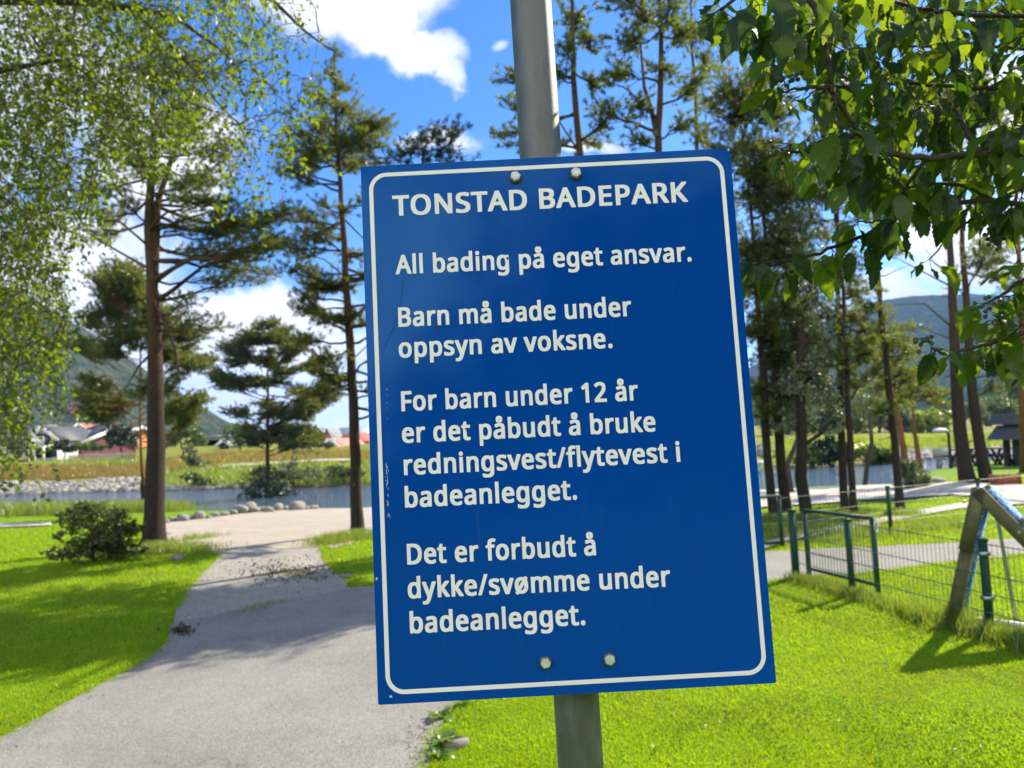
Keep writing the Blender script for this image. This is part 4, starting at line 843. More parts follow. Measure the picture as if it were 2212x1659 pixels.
q = at(2150, 948, 85); T = thing('bridge', [q[0], q[1], 0], 'dark road bridge over the lake outlet, behind the shelter', 'bridge'); m_br = mat('dark_bridge_steel', (.035, .05, .06), .6, .2, 1)
MB().box(q+[3.0, 1, 0], (14, 4.5, .7)).build('deck', m_br, T); mb = MB()
mb.box(q+[3.0, -1.3, 1.15], (14, .1, .1))
for k in range(15): mb.box(q+[-4+k, -1.3, .75], (.08, .08, .85))
mb.build('railing', m_br, T); MB().box(q+[-3.6, 1, -1.2], (1.2, 4.3, 1.8)).build('abutment', m_br, T)
a, b_ = at(1940, 950, 84), at(2085, 944, 84); T = thing('guard_rail', [a[0], a[1], float(hgt(a[0], a[1]))], 'dark low guard rail along the road beyond the right bank', 'fence')
MB().bar(a+[0, 0, .55], b_+[0, 0, .55], .08, .5).build('rail', m_dark, T)
for k in range(9):
    p_ = a+(b_-a)*k/8; MB().box(p_+[0, .1, .1], (.12, .12, 1.2)).build('post', m_dark, T)
q = G(1640, 1040); T = thing('lifebuoy_stand', q, 'small pale green stand with a yellow box at its foot, touching the right sign edge', 'stand'); z_ = q[1]/FPX
MB().box(q+[0, 0, 6*z_], (34*z_, .3, 12*z_)).build('box', mat('yellow_paint', (.62, .42, .06), .5, .2, 6), T)
MB().box(q+[-2*z_, 0, 24*z_], (14*z_, .1, 26*z_)).build('post', mat('mint_green_paint', (.16, .48, .34), .5), T); MB().box(q+[-2*z_, -.02, 40*z_], (26*z_, .12, 8*z_)).build('board', m_whitep, T)

# ------------------------------------------------------------------ stones
m_rock = mat('grey_granite', (.25, .235, .215), .85, .35, 7, .6, 25, col2=(.17, .15, .13)); m_pale = mat('pale_riprap_stone', (.36, .34, .29), .9, .45, 1.3, .4, 8, col2=(.17, .16, .14))
def rockmesh(rng, c, s):
    bm = bmesh.new(); bmesh.ops.create_icosphere(bm, subdivisions=2, radius=1.0)
    v = np.array([q.co[:] for q in bm.verts]); f = np.array([[q.index for q in fc.verts] for fc in bm.faces]); bm.free()
    o = rng.random(3)*50; n = 1+.9*fbm(v[:, 0]*1.3+o[0]+v[:, 2]*.7, v[:, 1]*1.3+o[1]-v[:, 2]*.6, 3, 2); v = v*n[:, None]
    v = np.sign(v)*np.abs(v)**.85; a_ = rng.random()*6.3; R = np.array([[cos(a_), -sin(a_), 0], [sin(a_), cos(a_), 0], [0, 0, 1]])
    return (v*s) @ R.T+c, f
rng = np.random.default_rng(8)
bx = [(356, 1132, 9), (372, 1130, 12), (395, 1128, 13), (415, 1124, 10), (432, 1123, 12), (450, 1122, 8), (466, 1119, 13), (485, 1117, 11), (504, 1114, 12), (520, 1109, 13), (536, 1106, 16), (550, 1106, 13), (566, 1107, 10), (580, 1108, 12), (600, 1107, 12), (618, 1105, 11), (640, 1104, 14), (660, 1104, 9), (674, 1102, 11), (694, 1101, 13), (712, 1100, 11), (730, 1098, 14), (750, 1097, 13), (785, 1096, 12)]
for k, (px, py, r) in enumerate(bx):
    q = G(px+rng.uniform(-4, 4), py+rng.uniform(-1.5, 2)); s = r*rng.uniform(.7, 1.12)*q[1]/FPX; v, f = rockmesh(rng, q+[0, 0, .05+s*.3], (s*rng.uniform(.95, 1.5), s, s*rng.uniform(.6, .95)))
    o = MB().add(v, f).build('boulder', m_rock, None, True); tag(o, 'grey rounded boulder in the row edging the back of the sandy beach', 'boulder', 'boulders edging the beach')
for px, py, r, lab in ((985, 1612, 22, 'pale stone at the asphalt edge left of the sign post foot'), (357, 1158, 12, 'pale stone right beside the thick forked pine foot'), (382, 1208, 13, 'small pale stone in the grass in front of the thick forked pine foot'), (2020, 1046, 20, 'dark grey boulder pile stone on the lake shore lawn beside the crooked pine'), (1997, 1050, 14, 'grey boulder at the foot of the small crooked pine'), (748, 1248, 10, 'flat stone in the grass left of the sign')):
    q = G(px, py); s = r*q[1]/FPX; v, f = rockmesh(rng, q+[0, 0, s*.2], (s*1.3, s, s*.6)); o = MB().add(v, f).build('stone', m_rock, None, True); tag(o, lab, 'stone')
mb = MB()
def riprap(poly, n, r0, r1):
    P = np.array(poly, float); k = 0
    while k < n:
        x_, y_ = rng.uniform(P[:, 0].min(), P[:, 0].max()), rng.uniform(P[:, 1].min(), P[:, 1].max())
        if not inpoly(np.array([x_]), np.array([y_]), P)[0]: continue
        q = G(x_, y_); s = rng.uniform(r0, r1)**1.0; v, f = rockmesh(rng, q+[0, 0, s*.1], (s*1.2, s, s*.75)); mb.add(v, f); k += 1
riprap([(-80, 1042), (150, 1043), (300, 1030), (420, 1040), (420, 1060), (300, 1062), (0, 1072), (-80, 1072)], 1100, .08, .27)
riprap([(420, 1040), (560, 1046), (560, 1054), (420, 1058)], 120, .08, .22); riprap([(1940, 976), (2212, 955), (2300, 950), (2300, 990), (2050, 990), (1935, 1000)], 650, .10, .28)
riprap([(1640, 965), (1690, 960), (1690, 985), (1640, 990)], 40, .15, .35)
struct(mb.build('riprap_stones', m_pale), 'stuff')
# ------------------------------------------------------------------ near whitebeam on the right: big lobed leaves
M = bpy.data.materials.new('whitebeam_leaves'); M.use_nodes = True; t = NT(M.node_tree)
uv = t.n('SeparateXYZ', i_0=t.n('Attribute', attribute_name='leafuv').outputs['Vector'])
au = t.math('ABSOLUTE', uv.outputs[0])
vv = t.math('FRACT', t.math('MULTIPLY', t.math('SUBTRACT', uv.outputs[1], t.math('MULTIPLY', au, .30)), 10.0))
vein = t.math('MAXIMUM', t.ss(t.math('ABSOLUTE', t.math('SUBTRACT', vv, .5)), .10, .02), t.ss(au, .07, .03))
f = t.ss(uv.outputs[2], .22, .85)
dc = t.mix(f, (.007, .022, .003), (.020, .046, .006)); dc = t.mix(t.math('MULTIPLY', vein, .5), dc, (.06, .10, .025))
tc = t.mix(f, (.05, .115, .004), (.34, .47, .012)); tc = t.mix(t.math('MULTIPLY', vein, .45), tc, (.10, .20, .01))
tc = t.mix(t.ss(t.noise(t.pos(), 60.0, 3.0), .58, .75, 0, .35), tc, (.08, .12, .01))
geo = t.n('NewGeometry')
dc = t.mix(geo.outputs['Backfacing'], dc, t.mix(.10, dc, (.10, .14, .07)))
bmp = t.n('Bump', i_Height=t.math('ADD', vein, t.noise(t.pos(), 220.0)), i_Strength=.35, i_Distance=.002).outputs[0]
s_ = t.n('MixShader', i_0=.45, i_1=t.n('BsdfDiffuse', i_Color=dc, i_Normal=bmp).outputs[0], i_2=t.n('BsdfTranslucent', i_Color=tc, i_Normal=bmp).outputs[0]).outputs[0]
s_ = t.n('MixShader', i_0=.025, i_1=s_, i_2=t.n('BsdfGlossy', i_Color=(1, 1, 1, 1), i_Roughness=.38, i_Normal=bmp).outputs[0]).outputs[0]
t.t.links.new(s_, t.n('OutputMaterial').inputs[0]); m_wb = M
def leafshape():
    n = 41; t_ = np.linspace(0, 1, n); w_ = np.sin(pi*np.clip(t_, 0, 1)**.80)**.82*.5*(1-.25*t_)
    lobe = (t_*10.0) % 1.0; w_ = w_*(1+.36*(.5-lobe)*np.clip(t_*5, 0, 1)*(1-.4*t_)); w_[0] = .02; w_[-1] = .0
    w_ *= np.where(np.arange(n) % 2, 1.06, .95)
    return t_, w_
LT, LW = leafshape()
def bigleaf(mb, p, d, nrm, L, rng, curl):
    d = unit(d); s = unit(np.cross(d, nrm)); nn = np.cross(s, d); asp = rng.uniform(.42, .56)
    bend = curl*rng.uniform(.3, 1.3); fold = rng.uniform(.08, .38); tw = rng.normal()*.25
    th = LT*bend; ax = p[None]+L*(np.where(abs(bend) > .01, np.sin(th)/bend, LT)[:, None]*d-((1-np.cos(th))/bend if abs(bend) > .01 else LT*0)[:, None]*nn)
    wn = nn[None]*np.cos(th)[:, None]+d[None]*np.sin(th)[:, None]
    sl_ = s[None]*np.cos(tw*LT)[:, None]+wn*np.sin(tw*LT)[:, None]
    e = LW[:, None]*L*asp; wv = .035*L*np.sin(LT*rng.uniform(14, 22)+rng.random()*6)[:, None]*(LW/LW.max())[:, None]
    l_ = ax+sl_*e+wn*(e*fold+wv); r_ = ax-sl_*e+wn*(e*fold-wv)
    n = len(LT); V = np.concatenate([l_, ax, r_]); i = np.arange(n-1)[:, None]
    F = np.concatenate([i+np.array([[0, 1, n+1, n]]), i+np.array([[n, n+1, 2*n+1, 2*n]])])
    h = rng.random(); U = np.concatenate([np.stack([np.full(n, q), LT, np.full(n, h)], 1) for q in (-1, 0, 1)])
    mb.add(V, F, U)
def whitebeam():
    rng = np.random.default_rng(2024)
    b = np.array([2.75, 1.35, 0.0]); T = thing('whitebeam_tree', b, 'whitebeam with big toothed leaves hanging into the upper right of the view, nearest tree', 'tree')
    wood = MB(); wood.tube(branchline(b-[0, 0, .1], b+[-.1, .2, 3.6], rng, 0, 8), np.linspace(.10, .03, 8), 10)
    wood.build('trunk', m_twig, T, True)
    br = MB(); nodes = []
    limbs = [([(3000, 420), (2500, 350), (2212, 328), (2113, 334), (2000, 343), (1900, 333), (1860, 290), (1840, 262)], 1.45, 1.35, .0095), ([(1700, -80), (1762, 20), (1774, 60), (1790, 127), (1800, 185), (1808, 240), (1812, 275)], 1.35, 1.3, .006),
             ([(2900, 250), (2400, 205), (2212, 192), (2112, 190), (1985, 180), (1890, 183), (1800, 187)], 1.75, 1.6, .0075), ([(3000, 60), (2400, 40), (2060, 32), (1960, 14), (1880, -20)], 1.6, 1.5, .007),
             ([(2900, 560), (2400, 470), (2140, 432), (2040, 440), (1953, 463), (1878, 505), (1788, 541), (1700, 566), (1612, 571)], 1.7, 1.55, .007), ([(2900, 700), (2400, 690), (2212, 718), (2148, 739), (2043, 766), (2010, 752)], 1.5, 1.4, .0065),
             ([(3000, -200), (2300, -150), (1900, -120), (1650, -60), (1560, 20)], 1.5, 1.3, .008), ([(2113, 334), (2080, 270), (2060, 230)], 1.45, 1.5, .006), ([(2140, 432), (2090, 400), (1990, 395), (1930, 420), (1850, 380)], 1.7, 1.65, .005), ([(2400, 560), (2212, 600), (2160, 640), (2120, 660)], 1.6, 1.55, .006),
             ([(2000, 343), (1960, 400), (1930, 460)], 1.45, 1.5, .004), ([(1860, 290), (1790, 300), (1730, 330), (1690, 322)], 1.38, 1.35, .0045), ([(1790, 190), (1740, 190), (1680, 200)], 1.33, 1.3, .004), ([(1953, 463), (1900, 480), (1850, 478)], 1.6, 1.6, .003), ([(2300, 380), (2170, 420), (2060, 500), (2010, 560)], 1.9, 1.85, .005), ([(2600, 120), (2250, 110), (2090, 96), (1960, 100), (1850, 110)], 1.95, 1.9, .006)]
    ends = []
    for pts, Y0, Y1, r in sorted(limbs, key=lambda l: -l[0][0][0]):
        n = len(pts); pp = np.array([at(x_, y_, Y0+(Y1-Y0)*i/(n-1)) for i, (x_, y_) in enumerate(pts)]); s = np.linspace(0, n-1, n*5)
        pp = np.stack([np.interp(s, np.arange(n), pp[:, k]) for k in range(3)], 1)
        for _ in range(3): pp[1:-1] = (pp[:-2]+2*pp[1:-1]+pp[2:])/4
        pp += rng.normal(size=pp.shape)*.0012
        if pts[0][0] > 2250:                     # leaves the trunk
            z_ = min(3.5, pp[0][2]-.2); a_ = b+np.array([-.1, .2, 3.6])*z_/3.6; j_ = branchline(a_, pp[0], rng, -.04, 9); pp = np.vstack([j_[:-1], pp])
        else:
            N_ = np.array(nodes); a_ = N_[np.linalg.norm(N_-pp[0], axis=1).argmin()]; pp = np.vstack([a_[None], pp])
        br.tube(pp, np.linspace(r*1.15, max(.0016, r*.35), len(pp)), 8); nodes += list(pp); ends.append(pp[-1])
    Lf = MB(); poly1 = [(1560, -60), (2400, -60), (2400, 480), (2300, 500), (2120, 440), (2010, 440), (1930, 450), (1880, 420), (1830, 390), (1780, 380), (1700, 330), (1680, 180), (1600, 100), (1550, 60)]
    st = []
    while len(st) < 330:
        x_, y_ = rng.uniform(1560, 2400), rng.uniform(-60, 560)
        if not inpoly(np.array([x_]), np.array([y_]), poly1)[0]: continue
        if x_ < 1780 and rng.random() < .35: continue
        st.append(at(x_, y_, rng.uniform(1.36, 2.4)))
    st += [at(x_, y_, rng.uniform(1.4, 1.6)) for x_, y_ in [(2180, 640), (2150, 690), (2210, 700), (2190, 740), (2120, 745), (2075, 755), (2230, 600), (2250, 760), (2200, 560)]]
    st += [at(x_, y_, Y_) for x_, y_, Y_ in [(1640, 560, 1.55), (1690, 575, 1.56), (1740, 560, 1.58), (1800, 540, 1.58), (1850, 520, 1.6), (1900, 500, 1.62), (1560, 15, 1.3), (1640, 10, 1.32), (1740, 5, 1.35), (1660, 130, 1.32), (1690, 60, 1.34)]]
    for k in range(70): st.append(np.array([rng.uniform(1.2, 2.9), rng.uniform(.6, 2.4), rng.uniform(1.9, 3.4)]))
    k = 0
    while k < 230:          # the upper crown towards the sun, outside the view
        q = np.array([rng.uniform(1.0, 4.2), rng.uniform(.8, 3.9), rng.uniform(2.3, 4.6)]); v_ = q-CAM; px_ = 1106+FPX*(v_@cam_r)/(v_@cam_f); py_ = 829.5-FPX*(v_@cam_u)/(v_@cam_f)
        if (v_@cam_f) > .2 and -40 < py_ and px_ < 2260: continue
        st.append(q); k += 1
    skeleton(br, nodes, st, b+[0, 0, 2.2], .0032, rng, .03)
    for q in st+ends:
        k = rng.integers(3, 6); a0 = rng.random()*6.3
        for j in range(k):
            a_ = a0+j*2*pi/k+rng.normal()*.3; out = np.array([cos(a_), sin(a_), 0])
            d = out*rng.uniform(.4, 1.0)+np.array([-.15, 0, -rng.uniform(.2, 1.1)]); pet = .018*unit(d)+rng.normal(size=3)*.006
            nrm = np.array([0, 0, 1.0])+out*rng.uniform(.2, .9)+rng.normal(size=3)*.25
            br.tube([q, q+pet*.5, q+pet], .0008, 3, False); bigleaf(Lf, q+pet, d, nrm, rng.uniform(.036, .096), rng, 1.1)
    # the leaves that stand out singly in the view: (tip x, y, base x, y, distance)
    for bx_, by_, tx_, ty_, Y_ in [(1625, 15, 1552, 120, 1.22), (1690, -20, 1700, 160, 1.2), (1790, -60, 1775, 65, 1.15), (1690, 340, 1720, 410, 1.3), (1760, 395, 1745, 440, 1.35), (1712, 545, 1762, 612, 1.5), (1768, 562, 1765, 618, 1.55), (1835, 545, 1835, 610, 1.5), (1655, 575, 1605, 615, 1.5), (1655, 590, 1650, 650, 1.5), (2020, 770, 1982, 836, 1.4), (2034, 772, 2030, 815, 1.42), (2075, 765, 2115, 840, 1.42), (2100, 760, 2130, 800, 1.45), (2110, 435, 2160, 500, 1.4), (1890, 500, 1876, 540, 1.6)]:
        p0, p1 = at(bx_, by_, Y_), at(tx_, ty_, Y_+rng.uniform(-.03, .03)); L = np.linalg.norm(p1-p0)
        bigleaf(Lf, p0, p1-p0, np.array([rng.normal()*.3, -.8, .6]), L, rng, .35)
    br.build('branches', m_twig, T, True); Lf.build('leaves', m_wb, T)
    m_berry = mat('unripe_berry', (.045, .07, .02), .35, .4, 60, spec=.5)
    for px, py, Y_ in [(1992, 742, 1.38), (1690, 326, 1.34), (1745, 325, 1.36), (1640, 255, 1.33), (1705, 175, 1.33), (2150, 520, 1.45), (2130, 670, 1.45)]:
        c = at(px, py, Y_); mb = MB()
        for k in range(11):
            q = c+rng.normal(size=3)*.013*np.array([1.3, 1, .9]); bm = bmesh.new(); bmesh.ops.create_icosphere(bm, subdivisions=2, radius=.0042)
            v = np.array([w_.co[:] for w_ in bm.verts]); f = np.array([[w_.index for w_ in fc.verts] for fc in bm.faces]); bm.free(); mb.add(v+q, f)
            mb.tube([q, (q+c)/2+[.004, 0, .006], c+[.02, 0, .012]], .0007, 3, False)
        mb.build('berries', m_berry, T, True)
whitebeam()

# ------------------------------------------------------------------ grass
m_grass = leafmat('grass_blades', (.11, .235, .002), (.20, .29, .004), (.60, .80, .003), .45, .012, .9, .4)
m_tall = leafmat('tall_grass_blades', (.09, .16, .015), (.15, .19, .03), (.36, .46, .03), .5, .05, 1.2)
m_dry = leafmat('dry_meadow_grass', (.22, .17, .035), (.28, .20, .05), (.42, .32, .05), .4, .03, .8)
m_straw = leafmat('straw_blades', (.24, .21, .05), (.30, .25, .08), (.45, .38, .06), .4, .01, 3)
m_clover = leafmat('clover', (.05, .14, .012), (.08, .19, .02), (.20, .40, .01), .4, .02, 3)
def onpath(x, y):
    r = np.zeros(len(x), bool)
    for P in PAVED: r |= inpoly(x, y, P)
    return r
def blades(mb, x, y, rng, h, w_, lean=.5):
    z = hgt(x, y); n = len(x); a_ = rng.random(n)*2*pi; hh = h*rng.uniform(.5, 1.2, n)
    s = np.stack([np.cos(a_), np.sin(a_), np.zeros(n)], 1)*(np.broadcast_to(w_, (n,)))[:, None]/2
    b = np.stack([x, y, z], 1); l_ = rng.normal(size=(n, 2))*lean*hh[:, None]
    m1 = b+np.concatenate([l_*.35, (hh*.6)[:, None]], 1); tip = b+np.concatenate([l_, hh[:, None]], 1)
    v = np.stack([b-s, b+s, m1+s*.8, m1-s*.8, tip], 1).reshape(-1, 3); i = np.arange(n)[:, None]*5
    mb.add(v, i+np.array([[0, 1, 2, 3]])); mb.add(np.zeros((0, 3)), (i+np.array([[3, 2, 4]])-mb.n+0) if False else np.zeros((0, 3), int))
    mb.F.append(i+np.array([[3, 2, 4]])+mb.n-5*n)
rng = np.random.default_rng(9)
mb = MB()
def scatter(n, y0, y1, c0, c1, pw=2.2):
    """points with a density that falls with distance, over viewing columns c0..c1 (pixels)"""
    u = rng.random(n); e = 2-pw
    y = (y0**e+u*(y1**e-y0**e))**(1/e); c = (rng.uniform(c0, c1, n)-1106)/FPX
    return c*y, y
x, y = scatter(400000, 3.3, 26.0, -260, 2480, 2.5)
keep = ~onpath(x, y) & (hgt(x, y) > -.55); x, y = x[keep], y[keep]
pa = fbm(x*.8, y*.8, 3, 4)
blades(mb, x, y, rng, .024*(1+pa)*np.clip(y/7, .9, 1.6), .0042*np.clip(y/4.5, 1, 5), .5)
print('grass blades', len(x)); struct(mb.build('lawn_grass', m_grass), 'stuff')
mb = MB(); x, y = scatter(60000, 3.3, 16.0, -260, 2480, 2.5); pa = fbm(x*1.3+7, y*1.3, 4, 21); k = ~onpath(x, y) & (pa > .03); x, y = x[k], y[k]
blades(mb, x, y, rng, .026*np.clip(y/7, .9, 1.6), .0045*np.clip(y/4.5, 1, 4), .8); struct(mb.build('dry_lawn_blades', m_straw), 'stuff')
mb = MB(); x, y = scatter(52000, 3.3, 14.0, -260, 2480, 2.4); pa = fbm(x*.9, y*.9+31, 4, 33); k = ~onpath(x, y) & (pa > .07); x, y = x[k], y[k]
leaves(mb, np.c_[x, y, hgt(x, y)+rng.uniform(.008, .03, len(x))], rng, .017, -.1, .85, .1); struct(mb.build('clover_leaves', m_clover), 'stuff')
SHARED = [G(*a_)[:2] for a_ in ((360, 1385), (840, 1290), (840, 1245), (378, 1318))]
def edgegrass(P, n):
    mb = MB(); k = rng.integers(0, len(P), n); u = rng.random((n, 1)); q = P[k]*(1-u)+P[(k+1) % len(P)]*u+rng.normal(size=(n, 2))*.035
    k = (q[:, 1] > 3.6) & (q[:, 1] < 15) & (np.abs(q[:, 0]) < 8) & (fbm(q[:, 0]*2.5, q[:, 1]*2.5, 3, 8) > -.12) & ~inpoly(q[:, 0], q[:, 1], SHARED); q = q[k]; blades(mb, q[:, 0], q[:, 1], rng, .045, .005, .8); return mb
struct(edgegrass(PAVED[0], 16000).build('path_edge_grass', m_grass), 'stuff'); struct(edgegrass(PAVED[1], 7000).build('track_edge_grass', m_grass), 'stuff')
mb = MB()
def tuftline(pts, n, wid, h, hw=.008):
    P = resamp([G(*p_) for p_ in pts], 200); k = rng.integers(0, 200, n); d = rng.normal(size=(n, 2))*wid; q = P[k]+d
    cl_ = fbm(q[:, 0]*2.2, q[:, 1]*2.2, 2, 6); q = q[cl_ > -.16]
    blades(mb, q[:, 0], q[:, 1], rng, h, hw, .35)
tuftline([(1715, 1254), (1842, 1290), (1960, 1325)], 1700, .07, .12, .006); tuftline([(1960, 1325), (2140, 1378), (2330, 1432)], 2600, .09, .16, .006); tuftline([(2010, 1345), (2050, 1352), (2075, 1356)], 900, .07, .22, .006)
tuftline([(700, 1178), (745, 1166), (800, 1163)], 2600, .22, .18); tuftline([(250, 1205), (330, 1192), (420, 1192)], 4200, .28, .17)
for px, py in ((1672, 1126), (1702, 1124), (1746, 1126), (1826, 1119), (1846, 1124), (1947, 1114), (333, 1186), (772, 1160)): tuftline([(px-14, py+1), (px+14, py+1)], 900, .16, .17)
tuftline([(-40, 1112), (150, 1110), (330, 1106)], 9000, .8, .5, .02); tuftline([(330, 1106), (420, 1102), (520, 1095)], 7000, .5, .42, .02); tuftline([(600, 1092), (700, 1088), (795, 1086)], 5000, .4, .34, .02)
tuftline([(380, 1174), (420, 1166), (455, 1162)], 900, .25, .14); tuftline([(1640, 1150), (1800, 1160), (2060, 1130)], 3000, .5, .16)
struct(mb.build('tall_grass', m_tall), 'stuff')
mb = MB()
def meadow(n, cx0, cx1, f0, f1, h):
    c = (rng.uniform(cx0, cx1, n)-1106)/FPX; a_ = rng.random(n); y = np.interp(c, _c, _far)*(1-a_)+np.interp(c, _c, _top)*a_*1.0
    a0 = f0+(f1-f0)*rng.random(n); y = np.interp(c, _c, _far)+(np.interp(c, _c, _top)-np.interp(c, _c, _far))*a0
    blades(mb, c*y, y, rng, h, .05, .3)
meadow(9000, -60, 340, .45, 1.1, .35); meadow(5000, 340, 820, .5, 1.3, .4); struct(mb.build('dry_meadow_grass', m_dry), 'stuff')
mb = MB(); meadow(6000, 330, 820, .02, .5, .6); meadow(12000, 1640, 2180, .35, 1.15, .45); meadow(2500, 60, 330, 1.1, 1.4, .5); struct(mb.build('green_bank_grass', m_bright), 'stuff')
# lupins by the water
mb = MB()
for k in range(34):
    q = G(rng.uniform(650, 790), rng.uniform(1088, 1096)); h = rng.uniform(.35, .75); mb.tube([q+[0, 0, h*.4], q+[0, 0, h*.7], q+[0, 0, h]], [.035, .04, .006], 5)
struct(mb.build('lupin_flowers', mat('faded_lupin_purple', (.22, .16, .30), .9, .3, 20)), 'stuff')
# leaf litter on the track and a broken tuft line where the asphalt begins
mb = MB(); n = 900; px_, py_ = rng.normal(610, 55, n), rng.normal(1238, 12, n)
P = np.array([G(a_, b_, .02)[:3] for a_, b_ in zip(px_[:420], py_[:420])]); leaves(mb, P, rng, .045, .0, .6, .3)
P = np.array([G(a_, b_, .02)[:3] for a_, b_ in zip(rng.normal(392, 12, 160), rng.normal(1366, 5, 160))]); leaves(mb, P, rng, .04, 0, .6, .3)
P = np.array([G(a_, b_, .02)[:3] for a_, b_ in zip(rng.uniform(880, 960, 140), rng.uniform(1560, 1659, 140))]); leaves(mb, P, rng, .02, 0, .25, .2)
for P_, n_ in ((PAVED[0], 900), (PAVED[1], 260)):          # bits blown against the edges of the paving
    k = rng.integers(0, len(P_), n_); q = P_[k]+rng.normal(size=(n_, 2))*.12; q = q[(q[:, 1] > 3.5) & (q[:, 1] < 14)]
    leaves(mb, np.c_[q, hgt(q[:, 0], q[:, 1])+.018], rng, .022, 0, .4, .2)
struct(mb.build('leaf_litter', mat('brown_litter', (.075, .058, .04), .9, .3, 20)), 'stuff')
mb = MB(); tuftline([(505, 1330), (545, 1318), (608, 1300)], 700, .09, .035, .005); tuftline([(600, 1232), (650, 1240), (700, 1252)], 800, .12, .04, .006); struct(mb.build('track_grass', m_tall), 'stuff')
def weed(px, py, lab, seed, n=9, L=.13):
    r2 = np.random.default_rng(seed); q = G(px, py); Lf = MB()
    for k in range(n):
        a_ = k*2.4+r2.random(); bigleaf(Lf, q+[0, 0, .01], np.array([cos(a_), sin(a_), r2.uniform(.3, 1.2)]), np.array([0, 0, 1.0]), L*r2.uniform(.6, 1.2), r2, 1.0)
    o = Lf.build('weed', m_weed); tag(o, lab, 'weed')
m_weed = leafmat('weed_leaves', (.08, .17, .015), (.12, .21, .02), (.34, .46, .02), .45, .07, 9)
weed(952, 1552, 'leafy dandelion weed on the asphalt edge just below the sign', 1); weed(962, 1612, 'dandelion weed on the asphalt edge beside the pale stone', 2, 8, .14); weed(948, 1640, 'lowest dandelion weed on the asphalt edge, in the bottom of the picture', 3, 7, .10); weed(1000, 1525, 'small weed touching the lower sign edge', 4, 6, .08)
